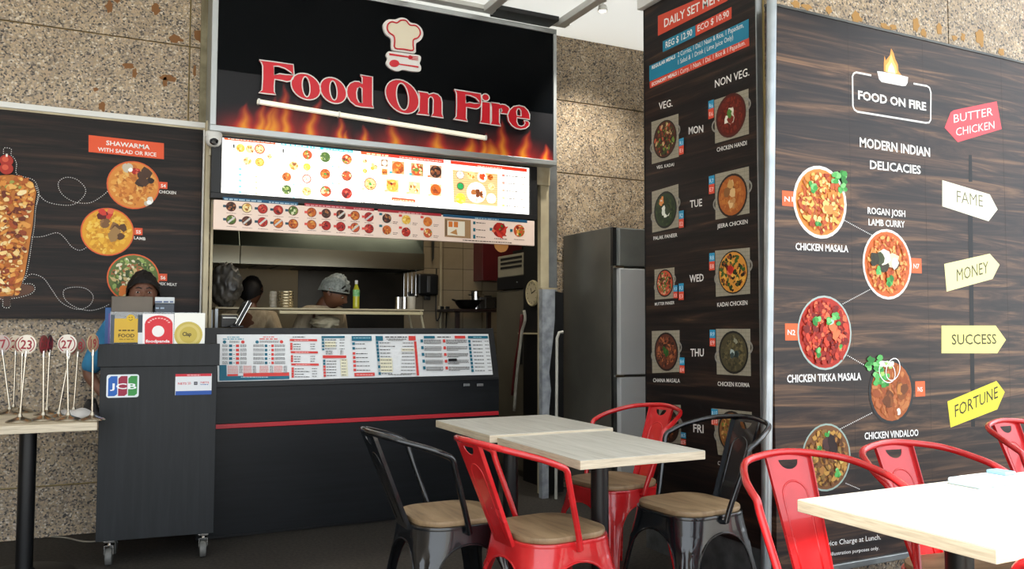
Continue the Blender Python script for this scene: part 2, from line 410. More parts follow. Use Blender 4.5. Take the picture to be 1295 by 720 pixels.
# ------------------------------------------------------------------ shop sign
SY = 5.15
a = at(265, 165, 'Y', SY); b = at(703, 38, 'Y', SY)
sx0, sz0, sx1, sz1 = a.x, a.z, b.x, b.z
sign = thing('shop_sign', 'black illuminated shop sign reading Food On Fire above the kitchen opening', 'sign', (sx0, SY, sz0))
SW, SH = sx1-sx0, sz1-sz0
SBLK = mat('black_sign_face', '#040608', .3, spec=.06)
MB().bb((.01, .006, .01), (SW-.01, 5.39-SY, SH-.01)).build('sign_panel', SBLK, sign)
fr = .035
SF = mat('silver_frame', '#b4b8b8', .3, .6)
MB().bb((0, -.012, 0), (SW, 5.38-SY, fr)).build('frame_rail', SF, sign, bevel=.003)
MB().bb((0, -.012, SH-fr), (SW, 5.38-SY, SH)).build('frame_rail', SF, sign, bevel=.003)
MB().bb((0, -.0125, fr), (fr, 5.38-SY, SH-fr)).build('frame_rail', SF, sign, bevel=.003)
MB().bb((SW-.025, -.0125, fr), (SW, 5.38-SY, SH-fr)).build('frame_rail', SF, sign, bevel=.003)
SB = Board(sign)
# printed flames along the foot of the sign
FL = [(311, 133, 309, 14), (333, 131, 330, 12), (349, 126, 338, 10), (360, 112, 361, 11), (404, 128, 391, 11), (432, 147, 430, 6), (438, 165, 437, 4), (460, 160, 462, 6), (492, 152, 500, 12), (552, 162, 553, 15), (598, 172, 595, 13),
      (614, 170, 612, 8), (634, 155, 636, 11), (669, 168, 661, 11), (691, 184, 690, 6), (348, 128, 345, 20), (620, 176, 622, 22)]
def sign_flames():
    nu, nv = 300, 34; x0, x1 = fr, SW-.025; z0, z1 = fr, fr+.34
    vs = []; fs = []; cols = []
    L = []
    for tx_, ty, bx, wd in FL:
        t = SB.p(tx_, ty); by = 160+(bx-265)*.108; bb = SB.p(bx, by); e = SB.p(bx+wd, by)[0]-bb[0]; L.append((t, bb, e))
    for j in range(nv+1):
        for i in range(nu+1):
            x = x0+(x1-x0)*i/nu; z = z0+(z1-z0)*j/nv; vs.append((x, -.0008, z)); g = 0; y_ = 0
            for (tx_, tz), (bx, bz), wd in L:
                H = tz-fr; t = (z-fr)/H
                if t > 1.15: continue
                tt = min(t, 1); cx = bx+(tx_-bx)*tt**1.4+.006*sin(z*60+bx*9); w_ = wd*(1-tt)**.75+.006
                d = abs(x-cx)/w_; g = max(g, (1-d*.62)*(1.02-tt*.62)*(1 if t <= 1 else (1.15-t)/.15)); y_ = max(y_, (1-d*1.45)*(1.0-tt*.95))
                # soft red halo
                g = max(g, .5*math.exp(-((x-bx)/(wd*2.4))**2)*max(0, 1-t*1.2))
            g = max(0, g); y_ = max(0, y_)
            r = min(1, g*1.15)**1.45; gr = (min(1, y_)**1.5)*.34+r*.035; cols.append((.004+r*.78, .004+gr, .006+.02*g, 1))
    fs = [(j*(nu+1)+i, j*(nu+1)+i+1, (j+1)*(nu+1)+i+1, (j+1)*(nu+1)+i) for j in range(nv) for i in range(nu)]
    me = bpy.data.meshes.new('flame_print'); me.from_pydata(vs, [], fs); ca = me.color_attributes.new('ink', 'FLOAT_COLOR', 'POINT')
    ca.data.foreach_set('color', [c for k in cols for c in k]); me.materials.append(INK)
    o = bpy.data.objects.new('flame_print', me); COL.objects.link(o); o.parent = sign; o['label'] = 'band of printed orange flames'
    MB().bb((fr, -.0003, fr), (SW-.025, .006, SH-fr)).build('face_sheet', SBLK, sign)
sign_flames()
LRED = mat('red_letter', '#cf1226', .35); LWH = mat('white_edging', '#e9e6e2', .4); LCR = mat('cream_emblem', '#e6dcc4', .45)
def sp(f, pts): return [SB.p(*f(x, y)) for x, y in pts]
def smooth_loop(pts, n=3): return [(p.x, p.y) for p in cr([(a, b, 0) for a, b in pts], n, True)]
def ell(c, a, b, n=28, ph=0): return [(c[0]+a[0]*cos(2*pi*i/n)+b[0]*sin(2*pi*i/n), c[1]+a[1]*cos(2*pi*i/n)+b[1]*sin(2*pi*i/n)) for i in range(n)]
def letter(f, outer, inner=None, name='letter'):
    lo = [sp(f, outer)]+([sp(f, inner)] if inner else [])
    o = MB().prism(lo, -.022, -.001).build(name, LRED, sign)
    e = MB()
    for l in lo: e.tube([(x, -.022, z) for x, z in l], .0042, 6, closed=True)
    e.build('letter_edging', LWH, o, smooth=True)
A_ = crop(320, 70, 8.094); B_ = crop(470, 85, 9); C_ = crop(565, 105, 10.283)
letter(A_, [(58, 58), (230, 80), (405, 105), (413, 215), (400, 252), (372, 275), (340, 281), (285, 268), (215, 256), (210, 320), (211, 385), (228, 413), (140, 404), (50, 393), (85, 365), (92, 250), (92, 120), (80, 85)],
       [(207, 122), (250, 122), (320, 145), (380, 185), (405, 212), (330, 208), (265, 198), (210, 212)])
letter(A_, ell((532, 330), (150, 18), (-17, -135)), ell((535, 332), (39, 8), (-6, -102)))
letter(A_, ell((812, 370), (134, 17), (-17, -133)), ell((814, 370), (37, 9), (-6, -97)))
letter(A_, [(1088, 210), (1213, 230), (1213, 515), (1226, 550), (1100, 540), (1040, 525), (985, 480), (955, 430), (948, 385), (955, 335), (985, 295), (1030, 275), (1075, 278), (1107, 300), (1107, 240)],
       [(1080, 332), (1105, 347), (1107, 498), (1075, 490), (1055, 450), (1050, 390), (1060, 347)])
letter(B_, ell((335, 345), (189, 30), (-28, -193)), ell((339, 345), (68, 18), (-10, -151)))
letter(B_, [(514, 283), (625, 300), (637, 318), (690, 303), (740, 318), (775, 355), (788, 410), (788, 540), (803, 588), (665, 568), (685, 530), (688, 385), (675, 355), (655, 345), (635, 370), (632, 530), (645, 560), (500, 543), (527, 505), (532, 350), (524, 310)])
letter(C_, [(80, 95), (250, 122), (425, 150), (438, 270), (425, 310), (398, 338), (370, 348), (300, 338), (240, 325), (238, 470), (255, 512), (72, 480), (107, 445), (112, 300), (110, 160), (100, 125)],
       [(230, 165), (290, 175), (360, 205), (400, 250), (412, 275), (340, 275), (280, 262), (232, 272)])
letter(C_, ell((487, 198), (48, 4), (-2, -46), 20), name='letter_dot')
letter(C_, [(440, 252), (548, 266), (550, 400), (548, 548), (412, 528), (430, 490), (436, 330)])
letter(C_, [(560, 262), (665, 277), (680, 292), (700, 286), (740, 292), (785, 322), (800, 350), (772, 418), (682, 405), (700, 372), (690, 340), (668, 348), (666, 520), (685, 570), (553, 551), (565, 500), (563, 320)])
letter(C_, [(1060, 487), (895, 460), (892, 510), (912, 558), (950, 572), (985, 560), (1000, 530), (985, 497), (1035, 505), (1055, 530), (1050, 565), (1010, 600), (945, 612), (880, 598), (825, 560), (785, 500), (772, 430), (800, 360), (850, 315), (920, 302), (990, 320), (1035, 365), (1060, 420)],
       [(895, 432), (890, 380), (905, 345), (925, 345), (945, 370), (950, 440)])
# chef hat emblem, fork and spoon
D_ = crop(475, 15, 8.47)
def plate(f, pts, m, y0, y1, name, label=None, n=3): MB().prism([sp(f, smooth_loop(pts, n) if n else pts)], y0, y1).build(name, m, sign, label=label)
plate(D_, [(70, 170), (85, 120), (130, 92), (200, 92), (260, 72), (320, 84), (365, 125), (430, 140), (480, 185), (500, 250), (475, 310), (425, 345), (420, 400), (410, 452), (300, 440), (180, 422), (158, 380), (155, 295), (100, 250)], LWH, -.02, -.001, 'chef_hat_emblem', 'cream chef hat emblem with red outline')
hat = [(183, 272), (130, 232), (112, 185), (125, 140), (165, 120), (215, 132), (255, 105), (312, 108), (355, 155), (415, 160), (455, 200), (464, 250), (435, 292), (392, 310), (388, 370), (386, 425), (290, 412), (195, 400), (192, 330)]
plate(D_, hat, LCR, -.024, -.02, 'hat_face')
hm = MB(); hm.tube([(x, -.025, z) for x, z in sp(D_, smooth_loop(hat))], .005, 6, closed=True); hm.build('hat_outline', LRED, sign, smooth=True)
plate(D_, [(103, 470), (125, 434), (180, 436), (330, 455), (460, 475), (475, 520), (462, 560), (478, 600), (465, 645), (380, 645), (285, 628), (240, 642), (190, 635), (130, 600), (103, 555), (118, 510)], LWH, -.018, -.001, 'utensil_emblem')
fk = MB(); fk.prism([sp(D_, [(135, 453), (345, 487), (345, 500), (138, 474)])], -.023, -.018)
fk.prism([sp(D_, ell((360, 498), (22, 3), (0, 22), 12))], -.023, -.018)
for k in range(4): fk.prism([sp(D_, [(375, 482+k*12), (445, 489+k*12), (445, 493+k*12), (375, 488+k*12)])], -.022, -.018)
fk.build('fork_emblem', LRED, sign)
fk = MB(); fk.prism([sp(D_, ell((190, 562), (52, 6), (-6, 38), 16))], -.023, -.018); fk.prism([sp(D_, [(230, 562), (447, 592), (447, 608), (230, 574)])], -.0225, -.018); fk.build('spoon_emblem', LRED, sign)
# slim lamp batten under the letters
TUBE = mat('lamp_batten', '#efecdc', .4, emit='#fff6da', es=.35)
p0 = SB.p(324, 130); p1 = SB.p(613, 176); pm = SB.p(427, 142)
bt = MB(); L_ = math.hypot(p1[0]-p0[0], p1[1]-p0[1]); an = math.atan2(p1[1]-p0[1], p1[0]-p0[0])
bt.box(((p0[0]+p1[0])/2, -.03, (p0[1]+p1[1])/2), (L_, .03, .028), M=Matrix.Rotation(-an, 3, 'Y')); bt.build('lamp_batten', TUBE, sign, bevel=.006)
for x in (p0[0]+.01, pm[0], p1[0]-.01):
    z = p0[1]+(x-p0[0])*(p1[1]-p0[1])/(p1[0]-p0[0]); MB().box((x, -.028, z), (.012, .036, .034)).build('lamp_clip', WHITEP, sign)

# fascia strip under the sign
struct(MB().bb((sx0+.01, 5.24, sz0-.13), (sx1, 5.38, sz0+.01)).build('trim_8', m_noise('cream_fascia', '#b8ab8d', '#cdc3aa', 10, .25, .3)))

# ------------------------------------------------------------------ backlit menu board
LY = 5.21
FOODS = dict(
 curry=['#c8641e', '#d98a34', '#a94716', '#e0a54c', '#8e3a14'], red=['#b3241a', '#d0392b', '#8c1812', '#e06a4a', '#5c120d'],
 rice=['#e8b948', '#f0cc66', '#d9982f', '#c97a25', '#fbe08a'], green=['#4d6b2a', '#7d8f3d', '#d8dcae', '#35491c', '#a5b25c'],
 dark=['#3c241a', '#5e3322', '#87492a', '#20140f', '#a9693b'], naan=['#f2dc96', '#e6bd62', '#c98d3c', '#fbeec0', '#9a5b28'],
 mix=['#c8542a', '#e3a23d', '#6f8b35', '#7d2716', '#f0d9a0'], white=['#f4efe2', '#dcd3c0', '#ffffff', '#c9bda6'],
 lamb=['#5b3018', '#7d4a24', '#3e2412', '#94613a', '#a8763f'], salad=['#4e8a32', '#7fb14c', '#d94632', '#efe8cf', '#2e5e22', '#e9b23c'])
OR_, CY, RD, TL, BL = '#ee5a2a', '#18c3d6', '#e33a22', '#17708f', '#1d5476'
GR = [['#2f9a3f', '#4fb85a', '#1f7430']][0]
def board_corners(tl, tr, bl, br, Y):
    q = [at(*p, 'Y', Y) for p in (tl, tr, bl, br)]
    return min(q[0].x, q[2].x), max(q[1].x, q[3].x), (q[2].z+q[3].z)/2, (q[0].z+q[1].z)/2
x0, x1, z0, z1 = board_corners((281, 171), (668.5, 215.5), (280.5, 243), (669, 272.5), LY)
lb = thing('menu_lightbox', 'glowing white menu lightbox with dish photos in a black frame below the sign', 'menu board', (x0, LY, z0))
W_, H_ = x1-x0, z1-z0
GLW = mat('lightbox_face', '#f4f4ef', .4, emit='#fffdf6', es=1.15)
MB().bb((0, 0, 0), (W_, .02, H_)).build('lit_face', GLW, lb)
fl, frr = .06, .06
MB().bb((-fl, -.012, -.035), (W_+frr, .14, -.0005)).build('frame_rail', DARK, lb, bevel=.002)
MB().bb((-fl, -.012, H_+.0005), (W_+frr, .14, H_+.012)).build('frame_rail', DARK, lb, bevel=.002)
MB().bb((-fl, -.0125, -.0005), (-.0005, .14, H_+.0005)).build('frame_rail', DARK, lb, bevel=.002)
MB().bb((W_+.0005, -.0125, -.0005), (W_+frr, .14, H_+.0005)).build('frame_rail', DARK, lb, bevel=.002)
LB = Board(lb)
L1, L2, L3, L4 = crop(280, 165, 8.47), crop(345, 170, 8), crop(450, 180, 8), crop(560, 190, 8)
I = Ink(LB)
I.f2 = L1; I.poly([(28, 62), (60, 70), (578, 118), (578, 152), (28, 100)], OR_); I.greek(70, 92, 560, 138, 17, '#ffe3d4', 1)
I.f2 = L2; I.poly([(85, 78), (810, 155), (810, 188), (85, 110)], CY); I.greek(95, 106, 480, 146, 19, '#dcfafa', 2); I.greek(510, 150, 800, 180, 15, '#c8f4f4', 3)
I.f2 = L3; I.poly([(50, 85), (888, 178), (888, 212), (50, 120)], RD); I.poly([(50, 85), (250, 107), (250, 141), (50, 120)], OR_); I.greek(110, 122, 340, 146, 20, '#ffe6b8', 4); I.greek(440, 155, 870, 200, 13, '#ffc8b8', 5)
I.poly([(362, 555), (600, 580), (600, 610), (362, 588)], OR_); I.greek(375, 584, 588, 604, 13, '#ffe3b8', 6)
I.greek(50, 612, 350, 635, 10, '#8a8078', 7); I.greek(615, 655, 890, 680, 10, '#a09890', 8)
I.f2 = L4; I.poly([(78, 105), (850, 188), (850, 222), (78, 138)], RD); I.greek(350, 165, 600, 190, 14, '#ffc0a8', 9)
I.build('heading_band', m=GLOW)
I = Ink(LB); I.f2 = L1
for k in range(5):
    I.rect(185, 400+k*62, 215, 428+k*62, '#86dce6'); I.rect(360, 484+k*60-(k == 4)*8, 388, 508+k*60-(k == 4)*8, '#f6dfa0')
    if k > 1: I.greek(45, 548+(k-2)*58, 150, 558+(k-2)*58, 8, '#9a9690', k)
I.poly([(120, 150), (142, 150), (142, 190), (128, 190)], '#3a3a3a'); I.greek(120, 372, 240, 382, 5, '#c8beb0', 1)
I.f2 = L2
for x, y in ((200, 500), (200, 622), (592, 315), (592, 485), (592, 655), (655, 320), (655, 490), (655, 655), (270, 500), (270, 628)): I.rect(x, y, x+24, y+22, '#a6e6f0' if x in (200, 592) else '#f6e2b0')
I.poly([(98, 150), (114, 150), (110, 190), (98, 186)], '#3a3a3a')
I.f2 = L3
for x, y, c in ((338, 292, '#4cb0b8'), (538, 310, '#4cb0b8'), (722, 330, '#f0805a'), (288, 478, '#f4b890'), (60, 458, '#f8dfa0'), (510, 500, '#f4c890'), (728, 520, '#f8dfa0')): I.rect(x, y, x+28, y+26, c)
for x, y, x2 in ((385, 345, 480), (535, 362, 705), (730, 380, 890), (105, 508, 200), (320, 530, 420), (560, 548, 660), (755, 568, 860)): I.greek(x, y, x2, y+14, 8, '#8c857c', x)
I.f2 = L4
for k in range(5):
    c = ['#f08a7a', '#f2a092', '#f6b8a6', '#f6d6a6', '#f2d690'][k]; y = 242+k*76; I.rect(598, y, 625, y+28, c)
    I.greek(640, y+22, 760, y+32, 12, '#77706a', k); I.greek(785, y+35, 835, y+38, 11, '#77706a', k+9)
    if k < 2: I.greek(640, y+45, 690, y+50, 9, '#a09a94', k)
I.build('menu_text', m=GLOW)
def dish_parts(B, f, spec, m=None, kx=1.0, name='dish_photo', parent=None):
    for i, d in enumerate(spec):
        x, y, r, pal = d[:4]; kw = dict(d[4]) if len(d) > 4 else {}
        J = Ink(B, base=.0012, step=.00002, f=f); bgc = kw.pop('bg', None); sc = kw.pop('cloth', 1.12); lab = kw.pop('label', None)
        ears = kw.pop('ears', None)
        if bgc:
            c = J.P(x, y); R = abs(J.P(x, y-r)[1]-c[1])*sc; J.raw([(c[0]-R, c[1]-R), (c[0]+R, c[1]-R), (c[0]+R, c[1]+R), (c[0]-R, c[1]+R)], [(0, 1, 2, 3)], bgc); J.up()
        if ears:
            c = J.P(x, y); R = abs(J.P(x, y-r)[1]-c[1])
            for s_ in (-1, 1):
                P_ = [(c[0]+s_*R*(1.0+.28*sin(a_)), c[1]+R*(.35*s_*.6)+R*.3*cos(a_)) for a_ in [pi*k/8 for k in range(9)]]; J.lline(P_, R*.09, ears)
        J.dish(x, y, r, FOODS[pal] if isinstance(pal, str) else pal, seed=i+int(y), kx=kx, **kw)
        J.build(name, lab, m, parent)
N = dict(n=14, size=.34)
for f, sp_ in ((L1, [(205, 190, 45, 'rice'), (305, 200, 46, 'naan'), (410, 200, 54, 'naan', dict(rim='#dc4a30', rimw=.22)), (278, 328, 44, 'naan'), (410, 340, 48, 'rice', dict(rim='#dc8a3a', rimw=.15)), (515, 280, 27, 'naan')]),
               (L2, [(350, 207, 48, 'mix', dict(rim='#a8542c')), (530, 230, 52, 'green'), (748, 252, 52, 'mix'), (212, 318, 46, 'naan'), (345, 330, 38, ['#f2d64c', '#f6e27a', '#e8c23a']), (140, 430, 46, 'curry', dict(rim='#c87a50')),
                     (343, 450, 46, 'white', dict(rim='#e0533a', rimw=.22, garnish=[(0, 0, .3, ['#e8b86a', '#dc6a3a'])])), (530, 400, 52, 'curry', dict(rim='#d8573a', rimw=.14, garnish=[(0, 0, .35, GR)])), (748, 420, 52, 'mix', dict(rim='#6a4a34')),
                     (140, 560, 47, 'green'), (343, 577, 46, 'naan', dict(rim='#dc6a3a')), (535, 577, 56, 'mix', dict(rim='#b03a28', garnish=[(-.5, .7, .3, GR)])), (748, 597, 54, 'red'), (245, 215, 24, 'white')]),
               (L3, [(185, 245, 75, 'white', dict(base='#ffffff', garnish=[(0, 0, .5, FOODS['rice'])])), (427, 258, 62, 'curry', dict(bg='#c9a877', cloth=1.04)), (620, 278, 62, 'mix', dict(bg='#b9a06a', cloth=1.04)), (808, 298, 62, 'dark', dict(bg='#c9a080', cloth=1.04)),
                     (290, 210, 28, 'white', dict(bg='#a07850', cloth=1.25)), (290, 300, 26, 'curry', dict(bg='#e0b070', cloth=1.25)), (90, 190, 24, 'naan'), (92, 290, 24, 'rice'),
                     (145, 422, 64, 'naan', dict(rim='#a86a3a', rimw=.15, garnish=[(0, 0, .3, GR)])), (370, 440, 62, 'rice', dict(bg='#e6c890', cloth=1.04, garnish=[(-.2, .25, .35, FOODS['red'])])), (592, 463, 60, 'naan', dict(bg='#ecd8a8', cloth=1.04)), (808, 483, 58, 'curry', dict(bg='#e8c8a0', cloth=1.04))])):
    dish_parts(LB, f, [(a_, b_, c_, d_, {**N, **(e_[0] if e_ else {})}) for a_, b_, c_, d_, *e_ in sp_], GLOW)
I = Ink(LB); I.f2 = L4; I.poly([(97, 198), (555, 242), (552, 570), (112, 530)], '#e2c38a')
for k in range(14): I.poly([(100, 212+k*23), (553, 255+k*22), (553, 259+k*22), (100, 216+k*23)], '#c9a566')
I.build('thali_photo_ground', m=GLOW)
dish_parts(LB, L4, [(175, 250, 44, 'white', {**N, 'rim': '#6a5040'}), (287, 255, 42, 'naan', N), (397, 272, 52, 'white', {**N, 'base': '#ffffff', 'garnish': [(0, 0, .75, ['#e24a22', '#ea5a2c'])]}), (480, 275, 30, 'curry', N), (178, 365, 40, ['#1f9a50', '#27a85a'], {**N, 'rim': '#7a5a40', 'rimw': .2}),
                    (490, 370, 34, 'naan', {**N, 'rim': '#f4ead0'}), (180, 490, 55, ['#f2dc4c', '#f6e67e', '#eccf3c'], N), (340, 430, 106, 'white', {'n': 6, 'base': '#ffffff', 'garnish': [(-.1, 0, .55, ['#b8703a', '#8c4a24', '#d08a50']), (.3, -.1, .45, ['#b8703a', '#7a3f20', '#d08a50'])]}), (490, 490, 52, 'white', {'n': 4, 'base': '#ffffff'})], GLOW)

# ------------------------------------------------------------------ printed strip below
PY = 5.17
x0, x1, z0, z1 = board_corners((270.5, 248.5), (676, 283), (270, 290), (674.5, 311), PY)
stp = thing('menu_strip', 'pinkish cream menu strip with two rows of round dish photos under the lightbox', 'menu board', (x0, PY, z0))
PINK = mat('strip_face', '#e6cfc0', .4, emit='#f6d4bc', es=.10)
MB().bb((0, 0, 0), (x1-x0, .03, z1-z0)).build('strip_panel', PINK, stp, bevel=.002)
MB().bb((0, .0301, .02), (x1-x0, .06, .045)).build('mounting_rail', ALU, stp); MB().bb((0, .0301, z1-z0-.02), (x1-x0, .06, z1-z0-.001)).build('mounting_rail', ALU, stp)
PB = Board(stp); S1, S2 = crop(268, 245, 6.108), crop(470, 255, 6.167)
I = Ink(PB); I.f2 = S1
I.poly([(85, 25), (665, 67), (665, 92), (85, 48)], BL); I.greek(95, 46, 395, 66, 15, '#a8c4d4', 1); I.greek(440, 70, 655, 88, 12, '#a8c4d4', 2)
I.poly([(715, 72), (1252, 115), (1252, 136), (715, 95)], '#a8222e'); I.greek(725, 92, 1040, 114, 12, '#e0a0a0', 3); I.greek(1095, 118, 1245, 130, 10, '#e0a0a0', 4)
I.f2 = S2; I.poly([(0, 55), (18, 57), (18, 76), (0, 74)], '#a8222e'); I.poly([(48, 58), (543, 96), (543, 116), (48, 78)], '#a8222e'); I.greek(210, 88, 390, 102, 11, '#e0a0a0', 5)
I.poly([(556, 98), (1213, 145), (1213, 167), (556, 118)], BL); I.greek(805, 134, 990, 147, 12, '#a8c4d4', 6)
I.build('heading_band')
I = Ink(PB, base=.0012); I.f2 = S1; XS = [(148, 100), (270, 110), (392, 118), (512, 127), (628, 133)]; XR = [(770, 145), (882, 153), (995, 162), (1105, 170), (1213, 180)]
for i, (x, y) in enumerate(XS):
    for k in (0, 1):
        I.rect(x-62, y-14+k*102, x-38, y+6+k*102, '#2a4f5e'); I.greek(x-35, y+50+k*104, x+40, y+56+k*104, 5, '#7a5a50', i)
for i, (x, y) in enumerate(XR):
    for k in (0, 1):
        I.rect(x-55, y-12+k*92, x-32, y+8+k*92, '#e0564a'); I.greek(x-35, y+46+k*94, x+35, y+50+k*94, 5, '#7a5a50', i)
I.f2 = S2
for k, (x, y) in enumerate([(58, 88), (58, 180), (212, 100), (212, 194), (380, 112), (380, 206)]): I.rect(x, y, x+24, y+20, '#1f6a78' if x == 58 else '#dc4a3e')
for x, y in ((165, 160), (165, 245), (318, 170), (318, 262), (482, 182), (482, 270)): I.greek(x, y, x+38, y+4, 7, '#8a6a60', x); I.greek(x, y+12, x+30, y+15, 7, '#8a6a60', x+1)
for k in range(3): I.rect(790, 155+k*52, 808, 178+k*56, '#1f6a78'); I.greek(815, 168+k*55, 885, 174+k*55, 9, '#6a5048', k)
I.rect(920, 205, 940, 228, '#1f6a78'); I.rect(1078, 215, 1098, 238, '#1f6a78'); I.greek(710, 305, 1090, 326, 9, '#4a3028', 3); I.greek(955, 292, 1055, 298, 8, '#6a5048', 4); I.greek(1110, 298, 1190, 304, 7, '#6a5048', 5)
I.poly([(568, 130), (772, 145), (772, 290), (568, 275)], '#a8835c')
I.poly([(575, 140), (582, 140), (582, 268), (575, 266)], '#3a2a20'); I.poly([(590, 150), (725, 158), (725, 272), (590, 262)], '#efe4cf')
for x, y in ((598, 155), (640, 157)): I.rect(x, y, x+32, y+45, '#d9782c')
I.poly([(610, 245), (660, 215), (668, 262)], '#c08a50')
I.build('strip_text')
pr = [['dark', 'naan', 'red', 'red', 'green'], ['green', 'dark', 'red', 'curry', 'curry']]; ps = [['curry', 'dark', 'dark', 'curry', 'red'], ['curry', 'red', 'red', 'mix', 'red']]
BAND = ['#d8d4cc']
sp_ = []
for i, (x, y) in enumerate(XS):
    for k in (0, 1): sp_.append((x, y+k*102+(0 if i < 4 else -1), 38, pr[k][i], dict(rim='#7a3a2a', rimw=.12)))
for i, (x, y) in enumerate(XR):
    for k in (0, 1): sp_.append((x, y+k*(95-i*1), 37, ps[k][i], dict(rim='#7a2a22', rimw=.12)))
dish_parts(PB, S1, [(a_, b_, c_, d_, {**N, **e_}) for a_, b_, c_, d_, e_ in sp_])
I = Ink(PB, base=.0028); I.f2 = S1
for x, y in ((148, 202), (268, 210), (392, 215), (510, 225), (997, 162), (1213, 180), (1105, 262)): I.poly([(x-30, y+18), (x+24, y-26), (x+32, y-14), (x-20, y+28)], '#d2cdc6')
I.build('covering_sticker', 'pale strip stuck across dish photos')
dish_parts(PB, S2, [(118, 132, 36, 'dark', {**N, 'bg': '#e4d4c4', 'cloth': 1.05}), (118, 222, 36, 'curry', {**N, 'bg': '#e4d4c4', 'cloth': 1.05}), (270, 142, 36, 'rice', {**N, 'bg': '#e4d4c4', 'cloth': 1.05}), (268, 238, 36, 'red', {**N, 'bg': '#e4d4c4', 'cloth': 1.05}),
                    (437, 158, 37, ['#d9782c', '#e0893a', '#c8641e'], {**N, 'bg': '#e4d4c4', 'cloth': 1.05}), (437, 246, 36, 'mix', {**N, 'bg': '#e4d4c4', 'cloth': 1.05}), (695, 178, 23, 'dark', N), (698, 243, 22, 'dark', N), (748, 168, 20, 'naan', N), (748, 220, 22, 'curry', N), (748, 265, 18, 'dark', N),
                    (998, 222, 58, 'red', {'n': 30, 'size': .26, 'stretch': 1.8, 'garnish': [(0, .1, .15, GR), (.3, .6, .2, GR)]}), (1150, 228, 48, 'mix', {'n': 22, 'size': .3, 'garnish': [(.1, -.6, .2, ['#2a1a22'])]})])
MB().lathe([(.055, 0), (.055, .006)], 20, M=Matrix.Rotation(pi/2, 3, 'X'), c=(at(636, 310, 'Y', PY).x-stp.location.x, .028, -.0)).build('hanging_sticker', mat('pizza_sticker', '#c98a4a', .5), stp)

# opening jambs
MB_ = lambda a_, b_: MB().bb(a_, b_)
xj = at(257, 300, 'Y', 5.3).x; xk = at(268, 300, 'Y', 5.3).x
struct(MB_((xj, 5.26, 0), (xj+.03, 5.5, 2.45)).build('trim_9', BEIGE, bevel=.003)); struct(MB_((xj+.031, 5.30, 0), (xk-.012, 5.5, 2.45)).build('trim_10', m_noise('chipped_jamb', '#15120e', '#a3936c', 22, .7, lo=.42, hi=.5)))
struct(MB_((xk-.012, 5.28, 0), (xk+.005, 5.5, 2.45)).build('trim_11', BEIGE, bevel=.003))
xm, xn, xo = at(680.5, 300, 'Y', 5.3).x, at(691, 300, 'Y', 5.3).x, at(703, 300, 'Y', 5.3).x
struct(MB_((xm, 5.26, 0), (xn, 5.31, 2.45)).build('trim_12', BEIGE, bevel=.003)); struct(MB_((xn+.002, 5.28, 0), (xo, 5.398, 2.45)).build('trim_13', ALU, bevel=.004))
# ------------------------------------------------------------------ shawarma poster on the left wall
QY = 5.345
a = at(0, 403, 'Y', QY); b = at(257, 164, 'Y', QY); t0 = at(0, 139, 'Y', QY)
pxl = a.x-.62
sh = thing('wall_poster', 'dark wood-look shawarma poster with a spit-roast picture on the left granite wall', 'poster', (pxl, QY, (a.z+at(135, 404, 'Y', QY).z)/2))
PW, PH = b.x-pxl, (b.z+t0.z)/2-sh.location.z
MB().bb((0, 0, 0), (PW, .03, PH)).build('poster_panel', POSTER, sh)
MB().bb((-.02, -.01, PH+.012), (PW+.03, .05, PH+.045)).build('frame_rail', WHITEP, sh, bevel=.003)
MB().bb((-.02, -.006, PH), (PW+.02, .05, PH+.0115)).build('frame_rail', BEIGE, sh, label='thin beige rail under the white top rail')
MB().bb((PW+.001, -.01, -.02), (PW+.03, .04, PH)).build('frame_rail', WHITEP, sh, bevel=.002)
PB_ = Board(sh); G2 = crop(0, 130, 2.5714); W = '#f2efe9'; ORG = '#e2572f'
I = Ink(PB_); I.f2 = G2
out = [(22, 165), (30, 172), (40, 190), (44, 215), (38, 236), (75, 243), (108, 262), (118, 290), (112, 330), (106, 400), (98, 450), (90, 500), (80, 560), (68, 600), (58, 625)]
outl = [(44-x, y) for x, y in out[::-1]]
I.poly([(10, 600), (70, 588), (108, 596), (112, 610), (90, 624), (30, 636), (-40, 640), (-80, 620)], '#5a3a28'); I.poly([(12, 628), (34, 626), (34, 662), (12, 662)], '#3a2418')
body = [(5, 236), (38, 234), (75, 243), (108, 262), (118, 290), (112, 330), (106, 400), (98, 450), (90, 500), (80, 560), (66, 600), (40, 628), (0, 630), (-30, 600), (-45, 540), (-56, 450), (-66, 330), (-72, 285), (-60, 258), (-30, 242)]
I.poly(body, '#c0742c')
q = random.Random(5); pal = ['#d98c3a', '#b45e22', '#8c3d18', '#e8b25e', '#f0cd88', '#a84c1c', '#cf7a2e', '#6e2c12', '#e09a48', '#f4dca4']
for i in range(520):
    t = q.random(); yy = 245+375*t; hw = (92-42*t)*(.55+.45*min(1, (yy-236)/40)); xx = 24-8*t+q.uniform(-1, 1)*hw*.97
    rr = q.uniform(3, 11); st = q.uniform(.9, 2.2); an = q.uniform(-.6, .6); P_ = []
    for k in range(7):
        a_ = 2*pi*k/7; e = rr*q.uniform(.6, 1.1); X = e*st*cos(a_); Y_ = e*sin(a_); P_.append((xx+X*cos(an)-Y_*sin(an), yy+X*sin(an)+Y_*cos(an)))
    I.poly(P_, q.choice(pal if t > .12 else pal[:2]+['#e8b25e', '#9aa04a', '#d98c3a']))
I.build('spit_roast_picture', 'printed picture of a tall meat spit')
I = Ink(PB_, base=.001+.0178); I.f2 = G2
for y in (190, 216): I.circ(22, y, 19, '#a82c1c'); I.circ(18, y-4, 9, '#d0563a')
I.rect(20, 168, 26, 178, '#e8e2d6'); I.build('tomato_picture')
I = Ink(PB_); I.f2 = G2
